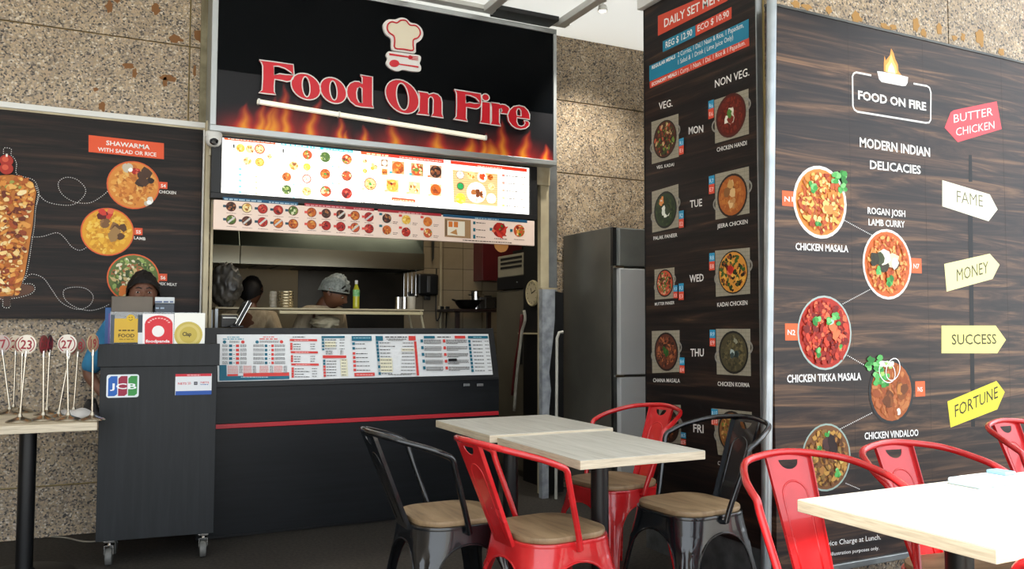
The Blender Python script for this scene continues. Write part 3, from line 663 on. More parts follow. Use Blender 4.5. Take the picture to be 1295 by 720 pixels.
I.dots([(12, 178), (12, 150), (24, 147), (37, 152), (36, 170), (46, 180), (54, 200), (54, 232), (90, 244), (112, 254), (122, 275), (127, 300), (120, 330)], W, 2.7, 6.6)
I.dots([(124, 300), (116, 345), (112, 400), (104, 450), (96, 505), (86, 555), (74, 586), (104, 590), (114, 605), (100, 622), (60, 634), (34, 640), (32, 665), (10, 664), (8, 640), (-20, 640)], W, 2.7, 6.6)
I.dots([(116, 272), (128, 300), (160, 325), (230, 333), (268, 310), (278, 280), (250, 250), (215, 243), (190, 260), (200, 295), (240, 322), (290, 326), (330, 305), (360, 278)], W, 2.8, 6.8)
I.dots([(105, 437), (140, 435), (185, 423), (210, 440), (235, 470), (262, 480), (290, 465)], W, 2.8, 6.8)
I.dots([(75, 580), (100, 558), (140, 570), (170, 610), (200, 650), (250, 672), (290, 660), (303, 630), (280, 605), (240, 600), (208, 610), (212, 640), (245, 665), (290, 676), (330, 668), (357, 655)], W, 2.8, 6.8)
I.build('dotted_line')
I = Ink(PB_); I.f2 = G2
I.poly([(288, 105), (533, 132), (533, 184), (288, 160)], ORG); I.tx('SHAWARMA', 345, 137, 487, 152, 15, W, .02); I.tx('WITH SALAD OR RICE', 318, 157, 508, 175, 13, W, .015)
I.build('heading_band', 'orange band with SHAWARMA heading')
I = Ink(PB_); I.f2 = G2
for x, y, t1, t2, x2 in ((518, 257, 'S4', 'CHICKEN', 572), (437, 407, 'S5', 'LAMB', 473), (517, 556, 'S6', 'MIX MEAT', 575)):
    I.rect(x, y, x+26, y+24, ORG); I.tx(t1, x+5, y+18, x+21, y+19, 11, W, .02); I.tx(t2, x-1, y+37, x2, y+41, 10, W, .01)
I.build('dish_label')
for i, (x, y, pal_, g) in enumerate(((434, 268, ['#d98b3a', '#e3a04a', '#c8742c', '#eab866', '#b86a26'], [(-.25, .7, .28, FOODS['white']), (.1, .6, .2, FOODS['red']), (.5, .35, .5, ['#2c1c14', '#4a3020', '#3a2418']), (.65, -.7, .25, FOODS['white'])]),
                          (350, 420, ['#e0a02a', '#ecb83c', '#d08e22', '#f0c654'], [(-.1, .75, .35, FOODS['red']), (.4, 0, .5, ['#6a4424', '#8c6238', '#5a3a1e', '#a07a48']), (-.1, .3, .3, ['#7a5430', '#94693c'])]),
                          (434, 570, ['#5d6f35', '#8fa85a', '#c9b27a', '#44562a', '#e2d9b8', '#a8603a'], [(-.3, -.5, .4, ['#d8772e', '#e09040'])]))):
    J = Ink(PB_, base=.0012, step=.00002, f=G2); J.circ(x, y, 78, '#d9602f', 32); J.dish(x, y, 74, pal_, seed=i+3, n=90, size=.15, garnish=g); J.build('dish_photo')

# ------------------------------------------------------------------ service counter
KY = 4.93
ct = thing('service_counter', 'long black service counter with a red stripe below the menu boards', 'counter', (.5, KY, 0))
CX1 = at(632, 530, 'Y', KY).x-.5; ctop = 1.19
zr0 = at(452, 531, 'Y', KY).z-.012; zm0 = at(450, 479, 'Y', KY).z-.0
MB().bb((0, .012, .02), (CX1-.0, .5, zr0-.004)).build('front_panel', BLACKPAN, ct, bevel=.002)
MB().bb((0, .004, zr0-.003), (CX1-.005, .02, zr0+.022)).build('red_stripe', mat('red_trim', '#b5202b', .35), ct, bevel=.002)
MB().bb((0, .012, zr0+.0225), (CX1-.0, .5, zm0-.03)).build('upper_panel', BLACKPAN, ct, bevel=.002)
MB().bb((0, .05, 0), (CX1-.04, .46, .02)).build('kick_plate', DARK, ct)
# sloping upper face
tilt = MB(); pr_ = [(-.006, zm0-.03), (.5, zm0-.03), (.5, ctop-.01), (.13, ctop), (.085, ctop), (-.006, zm0-.012)]
tilt.prism([[(y, z) for y, z in pr_]], 0, CX1-.01, f=lambda x, y, z: (y, x, z)); tilt.build('sloping_hood', DARK, ct, bevel=.003)
for x_ in (597, 614): 
    c = at(x_-7, 487, 'Y', KY-.005); MB().box((c.x-.5, -.008, c.z), (.045, .006, .018)).build('drawer_pull', ALU, ct, bevel=.002)
# tilted price board
A1, A2 = V((0, KY, .887)), V((0, 5.005, 1.152))
tl_ = math.atan2(A2.y-A1.y, A2.z-A1.z)
mbx0, mbx1 = .592, 2.305; bw, bh = mbx1-mbx0, (A2-A1).length
mb = thing('price_board', 'long white printed price list leaning on the front of the black counter', 'menu board', (mbx0, KY-.014, .887), rx=-tl_)
bpy.context.view_layer.update()
MB().bb((0, 0, 0), (bw, .006, bh)).build('board_sheet', mat('white_sheet', '#e3e5e6', .35), mb)
M_ = Board(mb); K1, K2 = crop(270, 420, 7.194), crop(440, 420, 6.816); CR_, CT = '#d4403a', '#17677f'; TXT = '#3c3a3c'
I = Ink(M_); I.f2 = K1
I.greek(125, 52, 240, 52, 11, '#4a94a8', 1); I.greek(85, 70, 275, 70, 13, '#4a94a8', 2); I.greek(450, 50, 560, 50, 11, '#d8615a', 3); I.greek(418, 70, 592, 70, 15, '#d8615a', 4)
for x, y, c in ((100, 92, CT), (267, 92, CR_), (397, 92, CT), (618, 90, CR_)): I.circ(x, y, 15, c)
for k in range(3): I.greek(145, 86+k*7, 235, 86+k*7, 5, TXT, k); I.greek(420, 84+k*7, 595, 84+k*7, 5, TXT, k+5)
for k in range(5):
    y = 115+k*39
    I.rect(140, y, 170, y+24, CT); I.rect(203, y, 233, y+24, CR_); I.rect(466, y, 490, y+24, CT); I.rect(525, y, 549, y+24, CR_); I.rect(178, y+10, 194, y+14, TXT); I.rect(502, y+10, 516, y+14, TXT)
    for m_ in range(3): I.greek(80, y+4+m_*9, 130, y+4+m_*9, 6, TXT, k+m_); I.greek(243, y+4+m_*9, 300, y+4+m_*9, 6, TXT, k+m_+9); I.greek(362, y+4+m_*9, 458, y+4+m_*9, 6, TXT, k+m_+19); I.greek(556, y+4+m_*9, 650, y+4+m_*9, 6, TXT, k+m_+29)
I.rect(52, 303, 120, 430, CT); I.rect(52, 405, 690, 430, CT); I.rect(125, 385, 222, 403, CR_); I.rect(270, 378, 688, 400, CR_); I.greek(250, 416, 500, 416, 8, '#cfe4ea', 1)
for c0, c1 in ((130, 222), (270, 345), (418, 500), (550, 625)):
    for k in range(7): I.greek(c0, 315+k*10, c1, 315+k*10, 7, '#e08f88', k+c0); I.greek(c1+12, 315+k*10, c1+42, 315+k*10, 7, '#77787a', k+c1)
I.greek(718, 52, 830, 52, 10, TXT, 5)
for x, y, x2 in ((692, 66, 940), (700, 177, 947), (705, 288, 955)): I.poly([(x, y), (x2, y+2), (x2+2, y+21), (x+2, y+19)], CR_); I.greek(x+40, y+15, x+170, y+15, 9, '#efc0bc', x)
for k in range(3):
    for b_ in (0, 1): I.rect(697+b_*5, 102+k*22+b_*112, 717+b_*5, 122+k*22+b_*112, CR_); I.greek(726+b_*5, 118+k*22+b_*112, 790, 118+k*22+b_*112, 9, TXT, k); I.greek(880, 116+k*22+b_*112, 922, 116+k*22+b_*112, 8, TXT, k+4)
for k in range(4): I.rect(708, 325+k*24, 730, 346+k*24, CR_); I.greek(736, 342+k*24, 870 if k % 2 else 820, 342+k*24, 9, TXT, k); I.greek(895, 340+k*23, 940, 340+k*23, 8, TXT, k+4)
I.rect(980, 40, 1192, 58, CT); I.poly([(992, 215), (1205, 217), (1205, 240), (994, 242)], CR_)
I.rect(1010, 88, 1110, 142, '#e4dfc4'); I.poly([(1150, 250), (1215, 250), (1222, 405), (1160, 405)], '#e4dfc4')
for k in range(4): I.rect(982+k, 62+k*30, 1004+k, 86+k*28, CT); I.greek(1012, 78+k*27, 1120, 78+k*27, 9, TXT, k); I.greek(1145, 78+k*27, 1190, 78+k*27, 8, TXT, k+5)
for k in range(3): I.greek(1018, 180+k*13, 1085, 180+k*13, 8, TXT, k); I.greek(1150, 178+k*14, 1180, 178+k*14, 7, TXT, k+3)
for k in range(6): I.rect(994+k, 255+k*27, 1016+k, 276+k*27, CT if k < 2 else CR_); I.greek(1026, 272+k*26, 1115, 272+k*26, 9, TXT, k); I.greek(1165, 262+k*27, 1205, 262+k*27, 8, TXT, k+3)
I.rect(1253, 40, 1295, 84, CT)
I.f2 = K2
I.rect(28, 38, 203, 80, CT); I.greek(45, 58, 190, 58, 9, '#9cc4d0', 1)
for k in range(7): c = CT if k < 2 else CR_; y = [93, 133, 177, 212, 247, 283, 320][k]; I.rect(33+k*2, y, 57+k*2, y+22, c); I.greek(62+k*2, y+16, 150+k*7, y+16, 9, TXT, k)
I.rect(52, 357, 228, 382, CR_); I.greek(70, 374, 215, 374, 8, '#efc0bc', 1)
I.rect(235, 38, 300, 80, CT); I.rect(518, 38, 582, 76, CR_); I.greek(318, 52, 505, 52, 13, TXT, 1); I.greek(330, 68, 500, 68, 8, TXT, 2); I.greek(345, 79, 470, 79, 7, TXT, 3)
I.poly([(270, 228), (378, 228), (384, 350), (275, 350)], '#e4dfc4'); I.rect(455, 145, 580, 168, '#e6e0cc')
for k in range(10):
    y = 84+k*29.5; I.rect(238+k*2.4, y, 260+k*2.4, y+25, '#b8bcbc' if k in (6, 8) else CT); I.greek(268+k*2, y+17, 360+k*2+(k == 1)*40, y+17, 9, TXT, k)
    I.rect(565+k*2.4, y, 588+k*2.4, y+29, CR_); I.greek(470-k*2, y+17, 560+k*2, y+17, 8, TXT, k+20)
I.greek(345, 374, 540, 374, 7, TXT, 4)
I.rect(648, 38, 745, 60, CT); I.greek(765, 52, 880, 52, 12, TXT, 5); I.rect(914, 37, 1008, 60, CR_); I.rect(1028, 38, 1203, 60, CT); I.greek(1075, 53, 1150, 53, 8, '#9cc4d0', 1)
for k in range(5):
    y = 68+k*58; x = 620+k*5.5
    I.rect(x, y, x+24, y+26, CT); I.rect(x+192, y+(2 if k else 0), x+216, y+27, CR_)
    for m_ in range(4): I.greek(x+30, y+8+m_*10, x+(178 if m_ else 175), y+8+m_*10, 7, TXT, k*4+m_); I.greek(x+222, y+8+m_*10, x+(400 if m_ < 3 else 320), y+8+m_*10, 7, TXT, k*4+m_+40)
I.poly([(860, 235), (932, 233), (935, 254), (862, 258)], '#101114')
for k in range(9): y = 73+k*31.5; I.rect(1030+k*3.4, y, 1052+k*3.4, y+24, CT); I.greek(1068+k*3, y+16, 1150+k*3, y+16, 9, TXT, k); I.greek(1172+k*4, y+14, 1204+k*4, y+14, 8, TXT, k+9)
I.build('price_list_print')

# ------------------------------------------------------------------ trolley cashier desk
tz0, tz1 = .125, 1.108
fl_ = at(122.5, 691, 'Z', .10); frg = at(273, 682, 'Z', .10)
TL_ = at(124, 560, 'Y', 4.64); TR_ = at(272.5, 560, 'Y', 4.58)
dx, dy = TR_.x-TL_.x, TR_.y-TL_.y; TWD = math.hypot(dx, dy); trz = math.atan2(dy, dx)
tr = thing('cashier_trolley', 'charcoal cashier desk on castors with payment stickers on its front', 'trolley', (TL_.x, TL_.y, 0), trz)
bpy.context.view_layer.update()
D = .30
MB().bb((0, 0, tz0), (TWD, .018, tz1-.11)).build('front_panel', BLACKWOOD, tr, bevel=.002)
MB().bb((-.012, -.014, tz1-.115), (TWD+.012, .014, tz1)).build('upper_panel', BLACKWOOD, tr, bevel=.003)
MB().bb((0, .0185, tz0), (.018, D, tz1-.02)).build('side_panel', BLACKWOOD, tr, bevel=.002); MB().bb((TWD-.018, .0185, tz0), (TWD, D, tz1-.02)).build('side_panel', BLACKWOOD, tr, bevel=.002)
MB().bb((.018, .0185, tz0), (TWD-.018, D, tz0+.02)).build('bottom_panel', BLACKWOOD, tr)
MB().bb((.0, .0145, tz1-.019), (TWD, D+.02, tz1-.002)).build('desk_top', BLACKWOOD, tr, bevel=.002)
for cx, cy in ((.06, .04), (TWD-.05, .04), (.06, D-.04), (TWD-.05, D-.04)):
    e = MB(); e.box((cx, cy, tz0-.006), (.05, .05, .006)); e.tube([(cx, cy, tz0-.008), (cx, cy, .09)], .008, 8); e.bb((cx-.022, cy-.03, .055), (cx-.018, cy+.02, .1)); e.bb((cx+.018, cy-.03, .055), (cx+.022, cy+.02, .1)); e.bb((cx-.022, cy-.02, .096), (cx+.022, cy+.02, .1))
    o = e.build('castor', CHROME, tr, smooth='auto')
    MB().lathe([(.012, -.016), (.040, -.015), (.043, -.008), (.043, .008), (.040, .015), (.012, .016)], 20, c=(cx, cy-.012, .043), M=Matrix.Rotation(pi/2, 3, 'Y')).build('wheel', mat('grey_wheel', '#5b5b58', .5), o, smooth='auto')
TB = Board(tr); E7 = crop(130, 385, 6); E7B = Board(tr, -.002)
I = Ink(TB, base=.001)
I.local = False; I.f2 = E7
a_, b_ = I.P(30, 535), I.P(272, 705); I.local = True
I.poly(rrect(a_[0], b_[1], b_[0], a_[1], .012), '#dfe6ea'); w3 = (b_[0]-a_[0]-.024)/3
for k, c in enumerate(('#2a62b4', '#9a2c44', '#3c9048')):
    xa_ = a_[0]+.008+k*(w3+.004); I.poly([(xa_+(.012 if k < 3 else 0), a_[1]-.008), (xa_+w3, a_[1]-.008), (xa_+w3, b_[1]+.018), (xa_+w3-.012, b_[1]+.008), (xa_, b_[1]+.008), (xa_, a_[1]-.02)], c)
I.local = False
I.tx('JCB', 55, 643, 255, 643, 44, '#eef2f4', .02)
I.build('payment_sticker', 'white sticker with blue, red and green stripes reading JCB')
I = Ink(TB, base=.001, f=E7)
I.rect(552, 530, 824, 684, '#dfe1e4'); I.rect(552, 530, 824, 545, '#cc2f3c'); I.rect(552, 660, 824, 684, '#2c55a6'); I.greek(640, 541, 740, 541, 8, '#f0c4c4', 1)
I.tx('NETS', 570, 610, 636, 610, 17, '#c8303c', .02)
for k in range(3): I.line([(646+k*8, 612-k*2), (650+k*9, 602), (646+k*8, 590+k*0)], 3, '#c8303c')
I.rect(692, 588, 718, 612, '#33343c'); I.rect(698, 594, 712, 606, '#8a8b92'); I.tx('NETS', 742, 600, 806, 600, 14, '#c8303c', .02); I.greek(742, 612, 800, 612, 8, '#3a62a8', 2)
I.build('payment_sticker', 'white sticker with red and blue bands reading NETS')

# things on the trolley
def on_tr(px, py, y_): # point on a plane parallel to the trolley front, y_ behind it
    Bq = Board(tr, y_); q_ = Bq.p(px, py); M = Matrix.LocRotScale(tr.location, tr.rotation_euler, None); return M @ V((q_[0], y_, q_[1]))
Ht = tz1-.002
c0 = on_tr(146.5, 437, .06); hd = thing('leaflet_holder', 'clear acrylic holder of three delivery cards on the charcoal cashier desk', 'holder', (c0.x-.03, c0.y, Ht), trz)
bpy.context.view_layer.update()
HB = Board(hd); w1 = HB.p(258, 420)[0]; hh = HB.p(200, 396)[1]
ACR = mat('clear_acrylic', '#e8f0f4', .05, alpha=.18, spec=.8)
MB().bb((0, .004, .002), (w1, .007, hh+.004)).build('back_sheet', ACR, hd); MB().bb((0, -.012, 0), (w1, .05, .002)).build('foot_sheet', ACR, hd)
HC = crop(130, 385, 6)
def card(x0, y0, x1, y1, col, name, fn, label):
    I_ = Ink(HB, base=.0005, f=HC); a, b = I_.P(x0, y0), I_.P(x1, y1)
    o = MB().bb((a[0], -.0002, max(b[1], .0005)), (b[0], .0035, a[1])).build(name, mat('card_'+col.strip('#'), col, .5), hd, label=label)
    fn(I_); I_.build('card_print')
def f1(I_):
    I_.circ(212, 108, 30, '#d8b02a'); I_.circ(202, 100, 4, '#3a2e10'); I_.circ(222, 98, 4, '#3a2e10'); I_.line([(198, 116), (212, 124), (226, 112)], 4, '#3a2e10')
    I_.greek(120, 203, 238, 203, 13, '#3a2e10', 2); I_.tx('FOOD', 118, 250, 240, 250, 27, '#3a2e10', .02); I_.greek(125, 270, 235, 270, 11, '#9a7d20', 3)
def f2(I_):
    I_.poly([(318, 312)]+[(318, 140)]+[(425+105*cos(t), 150-65*sin(t)) for t in [pi-pi*k/12 for k in range(13)]]+[(530, 140), (530, 312)], '#d8343c')
    I_.circ(420, 205, 43, '#f2efec'); I_.tx('foodpanda', 325, 290, 508, 290, 22, '#f6f0ee', .03)
    for k in range(9): t = RAD(150-k*15); I_.greek(425+88*cos(t)-7, 172-62*sin(t), 425+88*cos(t)+9, 172-62*sin(t), 12, '#f0b8b4', k)
def f3(I_):
    I_.circ(650, 232, 100, '#c8b45a', 32); I_.circ(650, 232, 82, '#d4c272', 28); I_.circ(650, 232, 62, '#c4ae50', 28); I_.poly([(545, 190), (560, 130), (650, 128), (755, 150), (752, 235), (700, 228), (650, 215)], '#e6dfb4') if False else None
    I_.tx('Clap', 604, 240, 672, 240, 30, '#2c2a22', .03)
card(85, 108, 266, 290, '#d2a92c', 'card', f1, 'yellow card reading FOOD'); card(303, 72, 535, 312, '#f0eceb', 'card', f2, 'white and red card reading foodpanda'); card(545, 66, 772, 312, '#f3f2ea', 'card', f3, 'white card with a gold disc')
I = Ink(HB, base=.0003, f=HC); I.rect(62, 80, 84, 300, '#4c5560'); I.rect(268, 80, 300, 215, '#3b424c'); I.rect(268, 215, 300, 312, '#d8dcdf'); I.rect(85, 292, 266, 310, '#3b4550'); 
I.build('back_leaflet')

m0 = on_tr(139.5, 437, .16); mn = thing('monitor', 'brown-backed monitor behind the acrylic holder on the cashier desk', 'monitor', (m0.x, m0.y, Ht), trz)
bpy.context.view_layer.update(); BB = Board(mn); wa = BB.p(193.5, 388)[0]; za = BB.p(166, 375)[1]
MB().bb((0, -.012, .04), (wa, .012, za)).build('screen_housing', m_noise('bronze_plastic', '#4b4238', '#665a4b', 3, .4), mn, bevel=.004)
MB().bb((.01, .0122, .05), (wa-.01, .014, za-.01)).build('screen', mat('dark_glass', '#07080a', .1), mn)
e = MB(); e.bb((wa/2-.02, -.01, .004), (wa/2+.02, .01, .05)); e.bb((wa/2-.06, -.035, 0), (wa/2+.06, .045, .006)); e.build('stand', BLACKP, mn, bevel=.002)
b0 = on_tr(194.5, 437, .13); bx_ = thing('card_terminal', 'white and navy card terminal upright between monitor and holder', 'terminal', (b0.x, b0.y, Ht), trz)
bpy.context.view_layer.update(); BB = Board(bx_); wa = BB.p(220.5, 388)[0]; za = BB.p(208, 376)[1]; zb = BB.p(208, 384)[1]
MB().bb((0, 0, 0), (wa, .03, zb)).build('body', mat('navy_plastic', '#24303f', .3), bx_, bevel=.004); MB().bb((0, -.002, zb+.0005), (wa, .03, za)).build('cap', mat('pale_plastic', '#c9ced2', .4), bx_, bevel=.003)
I = Ink(BB, base=.003); I.greek(196, 383, 219, 383, 3, '#5a6a88', 1); I.greek(197, 391, 210, 391, 3, '#8fa0b4', 2); I.build('terminal_print')
# small blue boxes at the left rear
b0 = on_tr(132, 437, .20); g = thing('leaflet_stack', 'blue and white leaflets standing at the left rear corner of the cashier desk', 'leaflets', (b0.x, b0.y, Ht), trz)
for k, (c, h_) in enumerate((('#2f5f9c', .19), ('#6a5aa0', .16), ('#d8dadc', .12))): MB().bb((k*.016, 0, 0), (.05+k*.012, .004, h_-k*.0)).build('leaflet', mat('leaflet_'+c.strip('#'), c, .5), g, loc=(0, -k*.007, 0))

# ------------------------------------------------------------------ ledge table with number stands
ly = 4.335; lx1 = .0-.008
lt = thing('ledge_table', 'narrow pale wooden table holding order number stands by the left wall', 'table', (lx1-.9, ly+.3, 0))
MB().bb((-.9, -.3, .712), (.9, .36, .75)).build('tabletop', TABEDGE, lt, bevel=.003)
c = at(33.5, 620, 'Y', ly+.3); cx_ = c.x-lt.location.x
MB().lathe([(.038, .02), (.038, .70)], 20, c=(cx_, 0, 0)).build('column', BLACKP, lt, smooth='auto'); MB().box((cx_, 0, .704), (.3, .3, .014)).build('mount_plate', DARK, lt)
MB().lathe([(.22, 0), (.22, .008), (.19, .018), (.05, .028), (.038, .04)], 32, c=(cx_, 0, 0)).build('base', DARK, lt, smooth='auto')
NST = mat('stand_steel', '#c9c2b4', .22, 1)
def num_stand(bx, by, tx, ty, num, rz, face, label, group, r=.045, numcol='#9a2c38'):
    b_ = at(bx, by, 'Z', .755); top = at(tx, ty, 'Y', b_.y)
    t = thing('number_stand', label, 'number stand', (b_.x, b_.y, .751), group=group)
    d = V((top.x-b_.x, 0, top.z-.751)); n = d.normalized(); L = d.length-r*.9
    MB().lathe([(.0585, 0), (.06, .003), (.05, .011), (.03, .018), (.012, .026), (.007, .04)], 28).build('base', NST, t, smooth='auto')
    e = MB(); e.tube([V((0, 0, .03)), n*(L-.0)], .0048, 10); e.build('pole', NST, t, smooth='auto')
    e = MB(); e.tube([n*(L-.01), n*(L+.018)], .0075, 10); e.build('clip', CHROME, t, smooth='auto')
    o = MB().lathe([(r-.002, -.0025), (r, -.0015), (r, .0015), (r-.002, .0025)], 28, M=Matrix.Rotation(pi/2, 3, 'X')).build('number_disc', mat('disc_'+face.strip('#'), face, .45), t, smooth='auto')
    o.location = n*(L+r+.004); o.rotation_euler = (0, math.atan2(n.x, n.z), rz)
    vs, fs, wd = glyphs(num, .02); K = r*1.15/wd; K = min(K, r*1.25)
    for sgn in (1,):
        me = MB(); h = .73*K*1.05
        me.add([(-wd*K/2+x*K, -.0030, y*K*1.05-h/2) for x, y in vs], fs)
        for s_ in (-1, 1): me.tube([(s_*r*.82*cos(a), -.0030, r*.82*sin(a)) for a in [RAD(-62+k*124/10) for k in range(11)]], .0022, 4)
        p = me.build('number_print', mat('maroon_print', numcol, .5), o, recalc=False)
    return t
GS = 'order number stands on the ledge table'
num_stand(12, 523, 2, 437, '17', -.3, '#b9a9a2', 'number stand cut by the left edge of the photo', GS)
num_stand(17, 520, 20, 437, '21', -.5, '#d9cdb9', 'number stand with the pale disc half covered on its right by another', GS)
num_stand(26, 521, 28.5, 438, '22', -.45, '#d5c2b2', 'number stand hidden directly behind disc 23, only its pole showing', GS)
num_stand(25, 533, 33.5, 438, '23', -.42, '#e9dfd0', 'number stand reading 23 on a cream disc, at the left of the ledge', GS)
num_stand(54.5, 531, 55, 438, '25', 1.2, '#6e3a36', 'maroon disc number stand turned nearly edge-on, left of the dark one', GS, numcol='#d9cdb9')
num_stand(59, 524, 63, 437, '24', 1.35, '#33211f', 'darkest number stand, edge-on behind the maroon one', GS, numcol='#7a4a40')
num_stand(74, 529, 89, 441, '26', -.8, '#9c8d7e', 'number stand with its pole leaning right behind disc 27', GS)
num_stand(86, 531, 85, 437.5, '27', -.42, '#e4dcd0', 'white-disc number stand reading 27, right of the two maroon discs', GS)
num_stand(93, 524, 99, 439, '28', -.6, '#7d7165', 'dim number stand half hidden at the right of disc 27', GS)
num_stand(116.5, 531, 117.5, 436.5, '19', 1.0, '#b09a78', 'number stand at the right end of the ledge next to the charcoal desk', GS)
def blanket(name, pts, z0, hgt, m, label, cat, seed=0, n=22):
    """soft crumpled pad over an outline given as (x, y) points"""
    q = [V((x, y, 0)) for x, y in pts]; c = sum(q, V())/len(q); loop = cr(q, 5, True); R = len(loop); mm = MB(); vs = []; N_ = 7
    for j in range(N_+1):
        t = j/N_
        for p in loop:
            d = (p-c)*t; h = hgt*(1-t**3)*(.7+.5*noise.noise(V((d.x*16+seed, d.y*16, seed)))) if j < N_ else 0
            vs.append((d.x, d.y, max(h, 0)+.001))
    fs = [(j*R+i, j*R+(i+1) % R, (j+1)*R+(i+1) % R, (j+1)*R+i) for j in range(N_) for i in range(R)]+[tuple(N_*R+i for i in range(R))]
    mm.add(vs, fs); o = mm.build(name, m, smooth=True, loc=(c.x, c.y, z0)); tag(o, label, cat); return o
P3 = [at(x, y, 'Z', .76) for x, y in ((64, 529), (72, 521), (92, 516), (108, 516), (122, 519), (122, 527), (100, 530), (80, 531))]
cl = blanket('folded_cloth', [(p.x, min(p.y+.12, 4.66)) for p in P3], .751, .05, m_noise('white_cloth', '#a9a5a2', '#cfccc8', 9, .8), 'crumpled whitish cloth lying behind the number stands', 'cloth', 3)
P3 = [at(x, y, 'Z', .76) for x, y in ((106, 522), (112, 514), (126, 514), (128, 526))]
blanket('black_pouch', [(p.x-.01, p.y+.05) for p in P3], .751, .07, RUBBER, 'black pouch beside the whitish cloth at the right end of the ledge', 'pouch', 5)
# cable along the wall
cb = MB(); cb.tube(cr([tuple(at(x, y, 'Z', .006)) for x, y in ((-30, 682), (0, 680), (40, 678), (80, 680), (104, 685), (124, 685), (150, 684))], 6), .005, 6)
tag(cb.build('floor_cable', mat('grey_cable', '#8b8577', .6), smooth=True), 'thin grey cable lying along the floor behind the ledge table', 'cable')
# security camera
cv = at(272, 172, 'Y', 5.12); cc = thing('security_camera', 'white dome security camera under the left corner of the black sign', 'camera', (cv.x, 5.2, cv.z))
MB().lathe([(.05, .01), (.05, .035), (.045, .04)], 24).build('mount', WHITEP, cc, smooth='auto'); MB().lathe([(.047, .012), (.046, -.01), (.042, -.03), (.03, -.045), (.01, -.052)], 24).build('housing', WHITEP, cc, smooth='auto')
MB().lathe([(.026, -.005), (.024, .006), (.012, .016)], 18, M=Matrix.Rotation(RAD(65), 3, 'X') @ Matrix.Rotation(0, 3, 'Y'), c=(0, -.036, -.022)).build('lens', mat('lens_glass', '#0a0c10', .08), cc, smooth='auto')
# ------------------------------------------------------------------ kitchen behind the counter
KB = 7.3
TILE = m_noise('beige_glazed_tile', '#8d7f68', '#9c8e76', 3, .25)
GROUT = mat('dark_grout', '#4b4336', .8)
kw = struct(MB().bb((.1, KB+.012, 0), (4.6, KB+.2, 3.2)).build('wall_kitchen_back', GROUT))
gx = at(560.5, 365, 'Y', KB).x; gz = at(600, 341.5, 'Y', KB).z; P_ = .203; g = .0025
tm = None
for i in range(-3, 6):
    for j in range(-6, 2):
        if tm is None:
            tm = MB().bb((g, 0, g), (P_-g, .0125, P_-g)).build('tile', TILE, kw, loc=(gx+i*P_, KB, gz+j*P_))
        else:
            o = tm.copy(); COL.objects.link(o); o.location = (gx+i*P_, KB, gz+j*P_)
struct(MB().bb((-.1, 5.62, 0), (.1, KB+.2, 3.2)).build('wall_kitchen_left', GROUT)); struct(MB().bb((3.7, 5.62, 0), (3.8, KB+.2, 3.2)).build('wall_kitchen_right', mat('kitchen_paint', '#6b6252', .7)))
struct(MB().bb((-.1, 5.61, 3.1), (3.8, KB+.2, 3.2)).build('ceiling_kitchen', mat('kitchen_ceiling', '#8a8678', .8)))
struct(MB().bb((2.985, 5.44, 0), (3.02, 5.80, 2.6)).build('trim_14', DARK))
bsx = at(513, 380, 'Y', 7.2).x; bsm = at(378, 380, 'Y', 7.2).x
struct(MB().bb((.1, 7.24, .9), (bsm-.002, KB-.001, 2.25)).build('wall_kitchen_reflection', m_noise('tan_reflection_tone', '#a08a5f', '#b39a6c', 1.2, .45)))  # tan colour paints the warm reflection on the steel backsplash
struct(MB().bb((bsm, 7.24, .9), (bsx, KB-.001, 2.25)).build('wall_kitchen_steel', m_noise('dark_splash_steel', '#2c2925', '#45413a', 1.6, .3, .85)))
kl = bpy.data.lights.new('kitchen_lamp', 'AREA'); kl.energy = 16; kl.shape = 'RECTANGLE'; kl.size = 1.2; kl.size_y = .3; kl.color = (1, .86, .66)
klo = bpy.data.objects.new('kitchen_lamp', kl); COL.objects.link(klo); klo.location = (2.2, 6.2, 2.95)
lf = thing('ceiling_lamp', 'kitchen ceiling lamp tube fitting out of sight above the menu boards', 'lamp', (2.2, 6.2, 3.1))
MB().bb((-.62, -.16, -.1), (.62, .16, 0)).build('housing', WHITEP, lf)

# hood
HY = 6.45
za, zb, zc = at(400, 337, 'Y', HY).z, at(400, 315, 'Y', HY).z, 2.5
hx1 = at(536.5, 335, 'Y', HY).x
hood = thing('range_hood', 'long stainless steel range hood hanging over the kitchen', 'range hood', (.12, HY, za))
HM = m_noise('hood_steel', '#474d48', '#6a736b', 1.6, .25, 1)
hw = hx1-.12; xs_ = at(304, 320, 'Y', HY).x-.12
for a_, b_ in ((0, xs_-.003), (xs_+.003, hw)):
    m = MB(); m.prism([[(0, 0), (.02, 0), (.02, zb-za), (0, zb-za)]], a_, b_, f=lambda x, y, z: (y, x, z)); m.build('lip_panel', m_noise('lip_steel', '#6e6a5c', '#8a8471', 1.0, .2, 1), hood, bevel=.002)
    m = MB(); m.prism([[(.012, zb-za+.0005), (.35, zc-za), (.37, zc-za), (.032, zb-za+.0005)]], a_, b_, f=lambda x, y, z: (y, x, z)); m.build('sloping_panel', HM, hood, bevel=.002)
MB().bb((hw-.01, .021, 0), (hw, .74, zc-za-.03)).build('end_panel', HM, hood)
MB().bb((0, .021, .02), (hw-.011, .74, .03)).build('filter_panel', DSTEEL, hood)
for k in range(10): MB().bb((.1+k*.17, .06, .004), (.1+k*.17+.15, .6, .0195)).build('grease_filter', DSTEEL, hood, bevel=.002)
